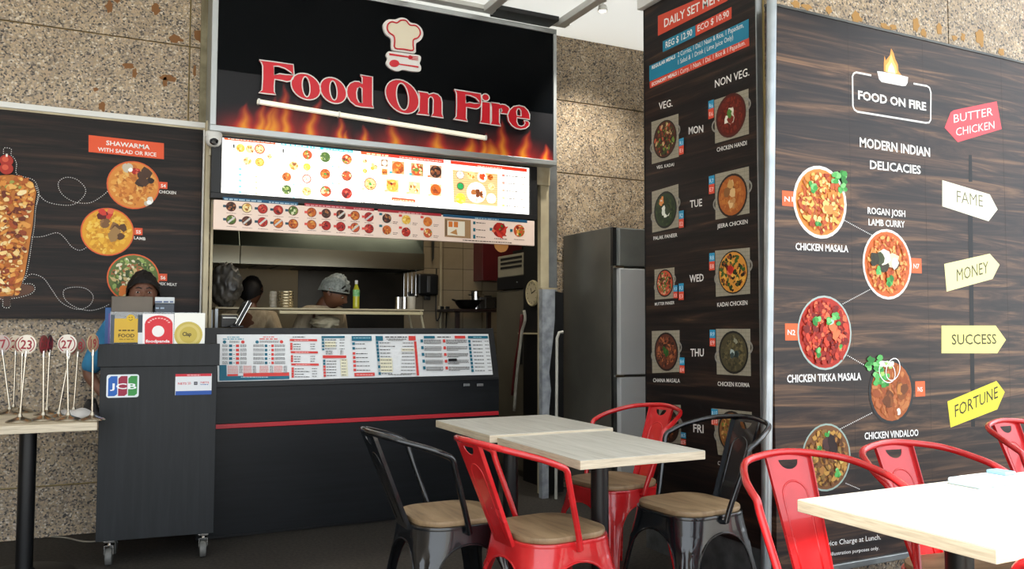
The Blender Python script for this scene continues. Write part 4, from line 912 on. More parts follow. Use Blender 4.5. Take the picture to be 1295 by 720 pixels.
# utensils hanging from the hood end
for i, px in enumerate((511, 516, 521, 526)):
    c = at(px, 345, 'Y', 7.0); e = at(px+.5, 379-i*2, 'Y', 7.0); t = thing('hanging_ladle', ['thin steel ladle hanging leftmost under the hood end', 'second steel ladle from the left under the hood end', 'third steel ladle from the left under the hood end', 'steel ladle nearest the paper towel dispenser'][i], 'utensil', (c.x, c.y, e.z), group='ladles hanging by the hood')
    L_ = c.z-e.z+.05
    MB().tube([(0, 0, 0), (0, 0, L_)], .0042, 8).build('handle', CHROME, t, smooth='auto'); MB().lathe([(.004, -.03), (.022, -.022), (.028, -.006), (.026, .004)], 14).build('bowl', CHROME, t, smooth='auto')
    MB().tube([(0, 0, L_), (0, .03, L_+.02), (0, .08, L_+.02)], .003, 6).build('hook', CHROME, t, smooth='auto')

# serving shelf
HSY = 5.62
z1 = at(450, 390.5, 'Y', HSY).z; xl, xr = at(272, 400, 'Y', HSY).x, at(536, 395, 'Y', HSY).x
sf = thing('serving_shelf', 'cream edged shelf on thin legs standing behind the black counter', 'shelf', (xl, HSY, 0))
MB().bb((0, 0, z1-.012), (xr-xl, .32, z1)).build('shelf_board', BEIGE, sf, bevel=.002)
x2 = at(353, 395, 'Y', HSY).x-xl
MB().bb((x2, -.012, z1-.04), (xr-xl-.01, .008, z1-.019)).build('front_rail', mat('cream_rail', '#cdbf96', .4), sf, bevel=.002)
MB().bb((.0, .0, .02), (.018, .02, z1-.0125)).build('leg', ALU, sf); MB().bb((.0, .29, .02), (.018, .31, z1-.0125)).build('leg', ALU, sf)
m = MB(); m.tube([(xr-xl-.02, .02, z1-.0125), (xr-xl+.06, .02, .95), (xr-xl+.06, .02, .0)], .009, 8); m.build('leg', BEIGE, sf, smooth='auto')
m = MB(); m.tube([(xr-xl-.02, .28, z1-.0125), (xr-xl+.06, .28, .95), (xr-xl+.06, .28, .0)], .009, 8); m.build('leg', BEIGE, sf, smooth='auto')
def on_shelf(px, dy): p = at(px, 389, 'Y', HSY+dy); return (p.x, p.y, z1)
# bottle
p = on_shelf(450.3, .12); hb = at(450, 355, 'Y', p[1]).z-z1; k = hb/.26
bt = thing('drink_bottle', 'bottle of yellow-green drink with a green label and white cap on the shelf', 'bottle', p)
MB().lathe([(.02, 0), (.03*k, .004), (.031*k, .02), (.031*k, .16*k), (.029*k, .175*k), (.018*k, .205*k), (.0125*k, .222*k), (.0125*k, .235*k)], 24).build('bottle_body', mat('yellow_drink', '#b5b32a', .12, spec=.7), bt, smooth='auto')
MB().lathe([(.0318*k, .115*k), (.0318*k, .175*k)], 24).build('bottle_label', m_noise('green_label', '#2c9a3c', '#9fd29a', 40, .4), bt, smooth='auto')
MB().lathe([(.0145*k, .228*k), (.0145*k, .258*k), (.012*k, .262*k)], 18).build('cap', WHITEP, bt, smooth='auto')
p = on_shelf(519, .15); hb = at(519, 371, 'Y', p[1]).z-z1
bt = thing('utensil_tub', 'white cylindrical tub with black handles sticking out on the shelf end', 'container', p)
MB().lathe([(.034, 0), (.036, .004), (.038, hb*.8), (.036, hb*.8), (.033, hb*.75), (.033, .01)], 24).build('tub', mat('cream_tub', '#c9c2b2', .4), bt, smooth='auto')
for i, (dx, dy, h_) in enumerate(((-.015, 0, 1.06), (.004, .01, 1.12), (.018, -.006, 1.0), (.008, -.016, .98))): MB().tube([(dx*.6, dy*.6, .02), (dx, dy, hb*h_)], .007, 7).build('handle', BLACKP, bt, smooth='auto')
for i, (px, dy) in enumerate(((503.5, .05), (511.5, .06))):
    p = on_shelf(px, dy); hb = at(px, 376, 'Y', p[1]).z-z1
    t = thing('steel_cup', ['left steel cup on the shelf end before the white tub', 'right steel cup touching the white tub on the shelf end'][i], 'cup', p, group='steel cups on the shelf')
    MB().lathe([(.018, 0), (.0205, .003), (.0215, hb), (.020, hb), (.019, .01)], 20).build('cup', CHROME, t, smooth='auto'); MB().lathe([(.0222, hb-.003), (.0222, hb+.001)], 20).build('rim', CHROME, t, smooth='auto')
for i, (px, n_, w_) in enumerate(((361, 6, .052), (345, 5, .026))):
    p = on_shelf(px, .18); hb = (at(px, 368.5, 'Y', p[1]).z-z1)/n_
    for q_ in range(n_):
        pos = (p[0], p[1], z1+q_*hb); o = MB().lathe([(w_*.93, 0), (w_, hb*.3), (w_, hb*.85), (w_*.96, hb*.97)], 26).build('steel_plate' if i == 0 else 'clear_lid', m_noise('plate_steel', '#a89a7e', '#c9bd9e', 3, .25, .8) if i == 0 else mat('clear_plastic', '#b9b2a0', .2, alpha=.6), smooth='auto', loc=pos)
        nth = ['bottom', 'second', 'third', 'fourth', 'fifth', 'sixth'][q_]
        tag(o, ('steel plate on the serving shelf, %s from the foot of the stack' if i == 0 else 'clear lid left of the steel plates, %s from the foot of its stack') % nth if q_ else ('lowest steel plate of the stack on the serving shelf' if i == 0 else 'lowest clear lid left of the steel plates'), 'plate' if i == 0 else 'lid', 'stacked steel plates' if i == 0 else 'stacked clear lids')

# grey plastic bag bundle hanging at the left
c = at(286, 361, 'Y', 5.80); rz_ = (c.z-z1)
def lump(name, c, r, m, seed, amp=.25, fr=5, n=40, tagv=None, parent=None):
    mm = MB()
    def fn(u, v):
        a_, b_ = u*2*pi, (v-.5)*pi; d = V((cos(a_)*cos(b_), sin(a_)*cos(b_), sin(b_)))
        k = 1+amp*noise.noise(d*fr*.5+V((seed, 0, 0)))+amp*.6*abs(noise.noise(V((d.x*fr, d.y*fr, d.z*fr*2.2))+V((0, seed, 0))))
        return (d.x*r[0]*k, d.y*r[1]*k, d.z*r[2]*k)
    mm.grid(fn, n, n//2); o = mm.build(name, m, parent, smooth=True, loc=c)
    if tagv: tag(o, *tagv)
    return o
bg_ = lump('plastic_bag', c, (.100, .09, rz_*.98), m_noise('grey_plastic_film', '#2b2a2a', '#55524c', 16, .3, r2=(.2, .5)), 3, .17, 8, 72, ('crumpled dark grey plastic bag bundle standing on the left end of the serving shelf', 'bag'))
# tablet stand seen edge-on and small printer on the counter
CT_Z = 1.192
p = at(296, 415, 'Y', 5.12); ts = thing('tablet_stand', 'black tablet on a tilted stand seen edge-on at the left of the counter', 'tablet', (p.x, 5.14, CT_Z))
m = MB(); t0_, t1_ = V((.0, 0, .01)), V((.075, .0, .16)); 
Rm = Matrix.Rotation(RAD(27), 3, 'Y')
MB().box((.04, 0, .085), (.012, .2, .17), M=Rm).build('tablet_body', BLACKP, ts, bevel=.003)
MB().box((.031, -.0, .09), (.003, .204, .15), M=Rm).build('silver_edge', CHROME, ts); MB().box((.050, -.0, .08), (.003, .204, .15), M=Rm).build('silver_edge', CHROME, ts)
MB().bb((-.03, -.06, 0), (.05, .06, .012)).build('base', BLACKP, ts, bevel=.004)
p = at(278, 412, 'Y', 5.2); pr0 = thing('receipt_printer', 'small dark receipt printer with a pale rim left of the tablet', 'printer', (p.x+.0, 5.22, CT_Z))
MB().bb((.0, -.07, 0), (.10, .07, .075)).build('body', m_noise('dark_grey_plastic', '#1c1b1a', '#2c2a28', 6, .5), pr0, bevel=.006); MB().bb((.01, -.072, .055), (.09, -.0705, .062)).build('paper_slot', WHITEP, pr0); MB().bb((.006, -.06, .0755), (.094, .06, .08)).build('lid', BEIGE, pr0)

# paper towel dispenser
a, b = at(529, 346, 'Y', 7.18), at(555, 377, 'Y', 7.18)
dp = thing('towel_dispenser', 'black paper towel dispenser on the beige tiled kitchen wall', 'dispenser', (a.x, 7.18, b.z))
w_, h_ = b.x-a.x, a.z-b.z
MB().bb((0, 0, .02), (w_, .118, h_)).build('housing', BLACKP, dp, bevel=.02); MB().bb((w_*.42, -.006, .05), (w_*.58, .004, h_-.02)).build('front_rib', mat('grey_gloss', '#4d4e50', .2), dp, bevel=.003)
MB().bb((w_*.4, .03, -.02), (w_*.66, .07, .0195)).build('lever', BLACKP, dp, bevel=.005)
# sockets with cables
a, b = at(554.5, 387, 'Y', 7.285), at(568.5, 395, 'Y', 7.285); so = thing('wall_socket', 'twin black wall socket with plugs on the tiles beside the dark table', 'socket', (a.x, 7.285, b.z))
w_, h_ = b.x-a.x, a.z-b.z; MB().bb((0, 0, 0), (w_, .0145, h_)).build('plate', BEIGE, so, bevel=.002)
for k in (0, 1): MB().bb((w_*(.1+k*.5), -.03, h_*.1), (w_*(.42+k*.5), 0, h_*.95)).build('plug', BLACKP, so, bevel=.004)
for k, (px, yb) in enumerate(((557, 403), (565, 440))):
    p = at(px, 394, 'Y', 7.25); q_ = at(px-2, yb, 'Y', 7.26); o = at(552.5, 340, 'Y', 7.26)
    m = MB(); m.tube(cr([tuple(p), tuple(q_), (o.x, 7.27, q_.z+.02), (o.x, 7.27, o.z)], 6) if k == 0 else [tuple(p), tuple(q_)], .0055, 6); tag(m.build('power_cable', BLACKP, smooth=True), 'black cable running up the tiles from the left plug' if k == 0 else 'black cable dropping from the right plug', 'cable')
p = at(549, 305, 'Y', 7.22); q_ = at(549, 331, 'Y', 7.22); kn = thing('hanging_knife', 'long black knife hanging on the tiles above the towel dispenser', 'knife', (p.x, 7.25, q_.z)); Lk = p.z-q_.z
MB().prism([[(-.008, 0), (.012, .03), (.014, Lk), (-.012, Lk)]], 0, .004).build('blade', DSTEEL, kn); MB().bb((-.014, -.006, Lk+.001), (.014, .01, Lk+.11)).build('handle', BLACKP, kn, bevel=.004)
p = at(558, 305, 'Y', 7.27); m = MB(); m.tube([(p.x, 7.28, 2.9), (p.x, 7.28, 1.0)], .012, 8); tag(m.build('wall_pipe', BEIGE, smooth='auto'), 'beige conduit pipe running up the tiled kitchen wall', 'pipe')
# red board on the wall
a, b = at(604, 300, 'Y', 7.2), at(653, 357, 'Y', 7.2); rb = thing('wall_cabinet', 'dark red cabinet on the tiled kitchen wall behind the clock', 'cabinet', (a.x, 7.08, b.z))
w_, h_ = b.x-a.x, a.z-b.z; RC = m_noise('dark_red_panel', '#4a0f14', '#5c151b', 3, .4)
MB().bb((0, .02, 0), (w_, .215, h_)).build('carcass', RC, rb, bevel=.002)
for k in (0, 1): o = MB().bb((k*w_/2+.002, 0, .002), ((k+1)*w_/2-.002, .0195, h_-.002)).build('door', RC, rb, bevel=.002); MB().bb((w_/2+(-.03 if k == 0 else .02), -.012, .05), (w_/2+(-.02 if k == 0 else .03), 0, .12)).build('handle', DSTEEL, o)
# dark table with wok and pots
TY = 6.85
zt = at(600, 391, 'Y', TY).z; xa_, xb_ = at(573, 391, 'Y', TY).x, at(628, 391, 'Y', TY).x
kt = thing('kitchen_table', 'dark thin-legged table against the tiled wall carrying a wok and pots', 'table', (xa_, TY, 0)); DT = mat('dark_brown_metal', '#241612', .4)
MB().bb((0, 0, zt-.025), (xb_-xa_, .4, zt)).build('tabletop', DT, kt, bevel=.003)
for x in (.04, xb_-xa_-.08): 
    for y in (.02,): MB().bb((x, y, 0), (x+.035, y+.035, zt-.0255)).build('leg', DT, kt)
p = at(591, 391, 'Y', TY+.16); wk = thing('wok', 'wide black wok on the dark kitchen table', 'wok', (p.x, p.y, zt))
MB().lathe([(.04, 0), (.075, .01), (.105, .045), (.125, .085), (.118, .086), (.095, .045), (.065, .016), (.03, .01)], 28).build('bowl', mat('black_iron', '#141414', .4, .5), wk, smooth='auto')
for s_ in (-1, 1): MB().tube(cr([(s_*.118, -.03, .078), (s_*.15, 0, .09), (s_*.118, .03, .078)], 5), .006, 7).build('handle', mat('black_iron'), wk, smooth='auto')
p = at(603, 380, 'Y', TY+.27); po = thing('steel_pot', 'shiny steel pot standing behind the black wok', 'pot', (p.x, p.y+.02, zt))
zz = at(603, 369, 'Y', TY+.27).z-zt
MB().lathe([(.05, 0), (.056, .006), (.056, zz), (.06, zz+.003), (.053, zz+.002), (.052, .01)], 26).build('pot_body', CHROME, po, smooth='auto')
for s_ in (-1, 1): MB().tube([(s_*.056, -.015, zz*.8), (s_*.075, -.012, zz*.82), (s_*.075, .012, zz*.82), (s_*.056, .015, zz*.8)], .004, 6).build('handle', CHROME, po, smooth='auto')
p = at(617, 390, 'Y', TY+.15); zz = at(617, 376, 'Y', TY+.15).z-zt; ov = thing('toaster', 'small dark box appliance with a steel tray on top, right on the dark table', 'appliance', (p.x, p.y, zt))
MB().bb((-.06, -.07, .005), (.06, .07, zz)).build('housing', m_noise('dull_dark_metal', '#26231f', '#3a362f', 6, .4, .4), ov, bevel=.006); MB().lathe([(.035, zz), (.04, zz+.012), (.037, zz+.013)], 18).build('tray', DSTEEL, ov, smooth='auto')
for k in (0, 1, 2): MB().lathe([(.008, 0), (.008, .01)], 10, M=Matrix.Rotation(pi/2, 3, 'X'), c=(.04, -.07, .03+k*.03)).build('knob', BLACKP, ov)
# wall appliance on the right with slots, and tall beige cabinet under it
AX = 3.03
def onx(px, py): return at(px, py, 'X', AX)
a, b = onx(629.5, 327), onx(663.5, 350); ap = thing('wall_oven', 'beige slotted appliance on a black base above the tall grey cabinet', 'appliance', (AX, 0, 0)); BG = m_noise('grey_beige_enamel', '#7d7a6c', '#8f8b7b', 3, .35)
ya, yb = max(a.y, b.y), min(a.y, b.y); z_t, z_m, z_b = onx(646, 322).z, onx(646, 350).z, onx(646, 366).z
MB().bb((0, yb, z_m+.001), (.35, ya, z_t)).build('housing', BG, ap, bevel=.006)
for k in range(3): zz = z_m+(z_t-z_m)*(.38+.2*k); MB().bb((-.004, yb+.05, zz), (.004, ya-.06, zz+.018)).build('slot', DARK, ap)
MB().bb((-.006, yb, z_b), (.35, ya, z_m)).build('base_panel', BLACKP, ap, bevel=.003); MB().lathe([(.006, 0), (.006, .006)], 10, M=Matrix.Rotation(-pi/2, 3, 'Y'), c=(-.006, yb+.12, (z_b+z_m)/2)).build('indicator', ALU, ap)
MB().bb((.02, yb+.05, z_t), (.2, ya-.25, z_t+.03)).build('top_tray', BLACKP, ap)
cbn = thing('tall_cabinet', 'tall grey-beige metal cabinet at the right of the kitchen under the slotted appliance', 'cabinet', (AX, 0, 0)); CBM = m_noise('grey_cabinet', '#4c483c', '#5c574a', 2, .45)
MB().bb((.02, 5.84, 0), (.5, ya+.03, z_b-.004)).build('carcass', CBM, cbn, bevel=.003); MB().bb((0, 5.85, .05), (.0195, ya+.02, z_b-.02)).build('door', CBM, cbn, bevel=.003); MB().bb((-.02, 5.9, .9), (-.0, 5.92, 1.1)).build('handle', DSTEEL, cbn)
# clock on the black reveal
c = at(673, 371, 'X', 2.97); ck = thing('wall_clock', 'round cream wall clock half hidden by the right door post', 'clock', (2.984, c.y, c.z)); RY = Matrix.Rotation(-pi/2, 3, 'Y')
MB().lathe([(.10, 0), (.102, .012), (.098, .022), (.09, .024), (.088, .016), (.0, .0161)], 32, M=RY).build('clock_case', m_noise('cream_case', '#b3a884', '#c4b994', 9, .4), ck, smooth='auto')
MB().lathe([(.088, .0165), (.0001, .0166)], 32, M=RY).build('dial', mat('cream_dial', '#b9ae90', .4), ck)
for an, L_ in ((-25, .05), (70, .07)): MB().box((-.018, 0, 0), (.002, .005, L_), M=Matrix.Rotation(RAD(an), 3, 'X')).build('hand', BLACKP, ck, loc=(0, sin(RAD(-an))*L_*.4, cos(RAD(an))*L_*.4))
for k in range(12): t = k*pi/6; MB().box((-.0175, .075*sin(t), .075*cos(t)), (.002, .004, .012), M=Matrix.Rotation(-t, 3, 'X')).build('hour_mark', DSTEEL, ck)
MB().bb((2.93, 5.45, at(672, 421, 'X', 2.96).z-.012), (2.984, 5.79, at(672, 421, 'X', 2.96).z)).build('x', BEIGE)
tag(bpy.data.objects['x'], 'narrow beige rail shelf below the wall clock', 'shelf'); bpy.data.objects['x'].name = 'rail_shelf'
m = MB(); m.tube(cr([tuple(at(x, y, 'X', 2.9)) for x, y in ((663, 393), (664, 405), (660, 420), (657, 445), (653, 480), (650, 520))], 5), .012, 8); tag(m.build('hanging_cloth', m_noise('dirty_white', '#8f8a7c', '#b8b3a4', 10, .8), smooth=True), 'twisted whitish cloth hanging below the clock', 'cloth')
m = MB(); m.tube(cr([tuple(at(x, y, 'X', 2.93)) for x, y in ((660, 398), (657, 430), (652, 460), (648, 500))], 5), .014, 8); tag(m.build('mop_handle', mat('dull_red', '#5c1518', .5), smooth=True), 'dark red pole leaning beside the hanging cloth', 'pole')

# ------------------------------------------------------------------ people
def skinmesh(J, E, lv=2):
    me = bpy.data.meshes.new('s'); K = list(J); me.from_pydata([J[k][0] for k in K], [(K.index(a), K.index(b)) for a, b in E], [])
    o = bpy.data.objects.new('s', me); COL.objects.link(o); o.modifiers.new('k', 'SKIN').use_smooth_shade = True
    for v, k in zip(me.skin_vertices[0].data, K): r = J[k][1]; v.radius = r if isinstance(r, tuple) else (r, r)
    me.skin_vertices[0].data[0].use_root = True
    s = o.modifiers.new('d', 'SUBSURF'); s.levels = lv; s.render_levels = lv
    ev = bpy.data.meshes.new_from_object(o.evaluated_get(bpy.context.evaluated_depsgraph_get()))
    r = [tuple(v.co) for v in ev.vertices], [tuple(p.vertices) for p in ev.polygons]
    bpy.data.objects.remove(o); bpy.data.meshes.remove(me); bpy.data.meshes.remove(ev); return r
def head_geo(nu=48, nv=40):
    """head centred on the origin, facing -y, 0.23 tall"""
    def g(x, c, s): return math.exp(-((x-c)/s)**2)
    def fn(u, v):
        a_, b_ = u*2*pi, (v-.5)*pi; x, y, z = sin(a_)*cos(b_), -cos(a_)*cos(b_), sin(b_); f = max(0, -y)
        X = .075*x*(1-.30*max(0, -z)**1.6); Y = .095*y*(1-.10*max(0, -z)) if y > 0 else .088*y; Z = .117*z
        if f > 0:
            Y -= f*.026*g(x, 0, .17)*g(z, -.17, .16)*(1 if z < 0 else .8)          # nose
            Y -= f*.008*g(x, 0, .12)*g(z, .02, .2)
            Y += f*.012*(g(abs(x), .38, .17))*g(z, .03, .12)                      # sockets
            Y -= f*.006*g(abs(x), .38, .3)*g(z, .2, .1)                           # brow
            Y -= f*.009*g(x, 0, .26)*(g(z, -.46, .05)+g(z, -.56, .06))            # lips
            Y -= f*.012*g(x, 0, .3)*g(z, -.86, .16)                               # chin
            Y -= f*.005*g(abs(x), .5, .22)*g(z, -.22, .2)
        if y > 0 and z < -.2: Y *= 1-.45*(-z-.2)
        return (X, Y, Z)
    m = MB(); m.grid(fn, nu, nv)
    for s_ in (-1, 1):
        m.add([(s_*(.073+.018*(k % 2)*1), .004+.018*cos(t)+.006, .002+.032*sin(t)) for k, t in [(i, 2*pi*i/12) for i in range(12)]]+[(s_*.074, .01, 0)], [(i, (i+1) % 12, 12) for i in range(12)])
    return m
def person(name, label, loc, rz, J, E, head_at, head_rot, skin, extra=()):
    t = thing(name, label, 'person', loc, rz)
    m = MB(); vs, fs = skinmesh(J, E); m.add(vs, fs); R = head_rot; hg = head_geo(); m.add([R @ V(p)+V(head_at) for p in hg.v], hg.f)
    body = m.build('body', skin, t, smooth=True)
    for s_ in (-1, 1):
        e = MB(); e.lathe([(.0095*cos(a_), .0046*sin(a_)) for a_ in [RAD(-90+k*18) for k in range(11)]], 12); o = e.build('eye', mat('eye_white', '#d8d2c8', .2), t, smooth=True); o.location = R @ V((s_*.030, -.0735, .004))+V(head_at)
        e = MB(); e.lathe([(.0055*cos(a_), .0055*sin(a_)) for a_ in [RAD(-90+k*22.5) for k in range(9)]], 10); q_ = e.build('iris', mat('dark_iris', '#140c08', .1), o, smooth=True); q_.location = R @ V((0, -.0050, -.0005))
        m2 = MB(); m2.tube([R @ V((s_*x, -y, z))+V(head_at) for x, y, z in ((.012, .090, .024), (.026, .088, .031), (.042, .080, .027))], [.003, .0036, .002], 6); m2.build('eyebrow', mat('black_hair', '#0b0909', .5), t, smooth=True)
    m2 = MB(); m2.tube([R @ V((x, -y, z))+V(head_at) for x, y, z in ((-.022, .086, -.054), (0, .0985, -.052), (.022, .086, -.054))], [.002, .0042, .002], 6, flat=.7); m2.build('lips', mat('brown_lips', '#5f332b', .4), t, smooth=True)
    return t
def hand(J, E, side, wrist, d, up, pre):
    """five fingers as their own chains from the palm; d = pointing direction"""
    d = V(d).normalized(); up = V(up).normalized(); sd = d.cross(up).normalized()*side; w_ = V(wrist); J[pre+'p'] = (tuple(w_+d*.05), (.034, .017)); E.append((pre+'w', pre+'p'))
    for i, (o_, L_) in enumerate(((-.030, .062), (-.010, .074), (.011, .080), (.031, .070))):
        a = w_+d*.088+sd*o_; J[pre+'k%d' % i] = (tuple(a), .0095); J[pre+'m%d' % i] = (tuple(a+d*L_*.5-up*.010), .0085); J[pre+'t%d' % i] = (tuple(a+d*L_*.82-up*.032), .0072)
        E += [(pre+'p', pre+'k%d' % i), (pre+'k%d' % i, pre+'m%d' % i), (pre+'m%d' % i, pre+'t%d' % i)]
    a = w_+d*.032+sd*.040-up*.008; J[pre+'a'] = (tuple(a), .011); J[pre+'b'] = (tuple(a+d*.036+sd*.012-up*.014), .009); E += [(pre+'p', pre+'a'), (pre+'a', pre+'b')]
def figure(hz, lean, elbows, wrists, hdirs, sh=.18):
    """body joints, face toward -y; hz = height of the neck base, lean = forward shift of the chest"""
    J = {'pel': ((0, 0, .90), (.145, .105)), 'wst': ((0, -lean*.35, 1.04), (.125, .09)), 'chs': ((0, -lean*.8, hz-.13), (.145, .10)), 'nkb': ((0, -lean, hz), (.062, .058)), 'nkt': ((0, -lean-.03, hz+.09), .052)}
    E = [('pel', 'wst'), ('wst', 'chs'), ('chs', 'nkb'), ('nkb', 'nkt')]
    for s_, n in ((-1, 'r'), (1, 'l')):
        J[n+'s'] = ((s_*sh, -lean*.95, hz-.055), .055); J[n+'e'] = (elbows[0 if s_ < 0 else 1], .041); J[n+'w'] = (wrists[0 if s_ < 0 else 1], (.026, .022)); E += [('chs', n+'s'), (n+'s', n+'e'), (n+'e', n+'w')]
        hand(J, E, s_, wrists[0 if s_ < 0 else 1], hdirs[0 if s_ < 0 else 1], (0, 0, 1), n)
        J[n+'h'] = ((s_*.09, 0, .82), .085); J[n+'n'] = ((s_*.10, -.01, .47), .056); J[n+'k'] = ((s_*.10, .02, .09), .04); J[n+'f'] = ((s_*.11, -.13, .035), (.035, .025)); E += [('pel', n+'h'), (n+'h', n+'n'), (n+'n', n+'k'), (n+'k', n+'f')]
    return J, E
def garment(t, J, keys, edges, grow, m, name, label=None):
    K = {k: (J[k][0], tuple(r+grow for r in (J[k][1] if isinstance(J[k][1], tuple) else (J[k][1],)*2))) for k in keys}
    vs, fs = skinmesh(K, edges); return MB().add(vs, fs).build(name, m, t, smooth=True, label=label)
SKD = m_noise('brown_skin', '#5c3a28', '#6b4531', 8, .5); SKM = m_noise('tan_skin', '#6d4837', '#7d5543', 8, .5)
HAIR = m_streak('black_hair_strands', [(.3, '#060505'), (.7, '#171211')], (60, 60, 6), rough=.65, spec=.3)
TOPE = [('chs', 'wst'), ('wst', 'pel')]
def cap_geo(R, at_, k, zcut, back=0, front=-.2, amp=0, sd=0):
    """shell over the skull: k = growth factor; trimmed at zcut in front, lower behind"""
    m = MB(); nu, nv = 40, 18
    def fn(u, v):
        a_ = u*2*pi; x, y = sin(a_), -cos(a_); lo = zcut+(back-zcut)*(.5+.5*y)**1.2 if y > -1 else zcut
        b0 = math.asin(max(-.99, min(.99, lo))); b_ = b0+(pi/2-b0)*v; d = V((x*cos(b_), y*cos(b_), sin(b_)))
        kk = k*(1+amp*noise.noise(d*6+V((sd, 0, 0))))
        return R @ V((.076*d.x*kk, (.096 if d.y > 0 else .089)*d.y*kk, .118*d.z*kk))+V(at_)
    m.grid(fn, nu, nv); return m
# cook in a hair net
hp = at(424, 369, 'Y', 5.98); crz = RAD(38); 
nz = hp.z-.115
J, E = figure(nz, .16, [(-.27, -.10, nz-.30), (.27, -.12, nz-.30)], [(-.14, -.36, nz-.30), (.16, -.36, nz-.30)], [(.45, -1, -.1), (-.45, -1, -.1)])
hl = (0, -.16-.10, nz+.105)
Hc = V((hp.x, hp.y, hp.z)); off = Matrix.Rotation(crz, 3, 'Z') @ V(hl)
ckp = person('person', 'cook in a beige shirt and hair net looking down behind the serving shelf', (Hc.x-off.x, Hc.y-off.y, 0), crz, J, E, hl, Matrix.Rotation(RAD(18), 3, 'Z') @ Matrix.Rotation(RAD(30), 3, 'X'), SKD)
HR = Matrix.Rotation(RAD(18), 3, 'Z') @ Matrix.Rotation(RAD(30), 3, 'X')
SHB = m_streak('beige_shirt', [(.3, '#a08f74'), (.6, '#b9a88c'), (.8, '#c6b79c')], (40, 40, 8), rough=.8)
garment(ckp, J, ['chs', 'wst', 'pel', 'nkb', 'rs', 're', 'ls', 'le'], TOPE+[('chs', 'nkb'), ('chs', 'rs'), ('rs', 're'), ('chs', 'ls'), ('ls', 'le')], .016, SHB, 'shirt')
garment(ckp, J, ['pel', 'rh', 'rn', 'rk', 'lh', 'ln', 'lk'], [('pel', 'rh'), ('rh', 'rn'), ('rn', 'rk'), ('pel', 'lh'), ('lh', 'ln'), ('ln', 'lk')], .015, mat('dark_trousers', '#1a1c22', .8), 'trousers')
cap_geo(HR, hl, 1.04, .22, -.35).build('hair', HAIR, ckp, smooth=True)
NET = m_noise('hair_net_film', '#8a938f', '#b9c1bc', 60, .5); bs(NET).inputs['Alpha'].default_value = .62
cap_geo(HR, (hl[0], hl[1]+.012, hl[2]+.006), 1.19, .30, -.3, amp=.12, sd=4).build('hair_net', NET, ckp, smooth=True, label='puffy whitish hair net')
m = MB(); m.tube([HR @ V((.088*sin(t), -.100*cos(t)*(1 if cos(t) > 0 else 1.05)+.010, .012+.036*cos(t)))+V(hl) for t in [2*pi*k/28 for k in range(28)]], .0045, 6, closed=True); m.build('net_band', mat('grey_elastic', '#8c9490', .6), ckp, smooth=True)
c = at(412, 408, 'Y', 5.80); lump('cloth_bundle', (c.x, c.y, c.z), (.095, .06, .045), m_noise('cream_cloth', '#a99a7a', '#cfc3a4', 8, .8), 9, .35, 6, 36, ('cream cloth held in the cook\'s hands behind the counter', 'cloth'))
# second worker bending away
hp = at(318, 366, 'Y', 6.55); wrz = RAD(150); nz = hp.z-.17
J, E = figure(nz, .12, [(-.27, -.05, nz-.30), (.27, -.05, nz-.30)], [(-.16, -.28, nz-.32), (.16, -.28, nz-.32)], [(.3, -1, -.1), (-.3, -1, -.1)])
hl = (0, -.16, nz+.15); off = Matrix.Rotation(wrz, 3, 'Z') @ V(hl); HR2 = Matrix.Rotation(RAD(18), 3, 'X')
w2 = person('person', 'dark-haired worker with a beige collar turned away at the left of the kitchen', (hp.x-off.x, hp.y-off.y, 0), wrz, J, E, hl, HR2, SKD)
cap_geo(HR2, hl, 1.1, .35, -.75, amp=.06).build('hair', HAIR, w2, smooth=True)
garment(w2, J, ['chs', 'wst', 'pel', 'nkb', 'rs', 're', 'ls', 'le'], TOPE+[('chs', 'nkb'), ('chs', 'rs'), ('rs', 're'), ('chs', 'ls'), ('ls', 'le')], .015, SHB, 'shirt')
garment(w2, J, ['chs', 'wst', 'pel'], TOPE, .022, mat('black_apron', '#0b0b0d', .7), 'apron', 'black apron')
garment(w2, J, ['pel', 'rh', 'rn', 'rk', 'lh', 'ln', 'lk'], [('pel', 'rh'), ('rh', 'rn'), ('rn', 'rk'), ('pel', 'lh'), ('lh', 'ln'), ('ln', 'lk')], .015, mat('dark_trousers'), 'trousers')
# cashier
hp = at(181, 369, 'Y', 5.14); nz = hp.z-.165
J, E = figure(nz, .03, [(-.27, .02, nz-.30), (.27, .02, nz-.30)], [(-.2, -.07, nz-.40), (.2, -.07, nz-.40)], [(.35, -.25, -.8), (-.35, -.25, -.8)], sh=.17)
hl = (0, -.055, nz+.15)
w3_ = person('person', 'cashier with black hair and blue shirt behind the monitor, face hidden below the eyes', (hp.x, hp.y+.055, 0), 0, J, E, hl, Matrix.Rotation(RAD(-3), 3, 'X'), SKM)
HR3 = Matrix.Rotation(RAD(-3), 3, 'X')
cap_geo(HR3, hl, 1.17, .40, -.9, amp=.06).build('hair', HAIR, w3_, smooth=True)
lump('x', V((0, .06, nz+.11)), (.06, .045, .055), HAIR, 2, .1, 4, 24, parent=w3_).name = 'hair_bun'
garment(w3_, J, ['chs', 'wst', 'pel', 'nkb', 'rs', 're', 'ls', 'le'], TOPE+[('chs', 'nkb'), ('chs', 'rs'), ('rs', 're'), ('chs', 'ls'), ('ls', 'le')], .015, m_noise('blue_shirt_cloth', '#2a6f9a', '#3785b2', 12, .8), 'shirt')
garment(w3_, J, ['pel', 'rh', 'rn', 'rk', 'lh', 'ln', 'lk'], [('pel', 'rh'), ('rh', 'rn'), ('rn', 'rk'), ('pel', 'lh'), ('lh', 'ln'), ('ln', 'lk')], .015, mat('dark_trousers'), 'trousers')
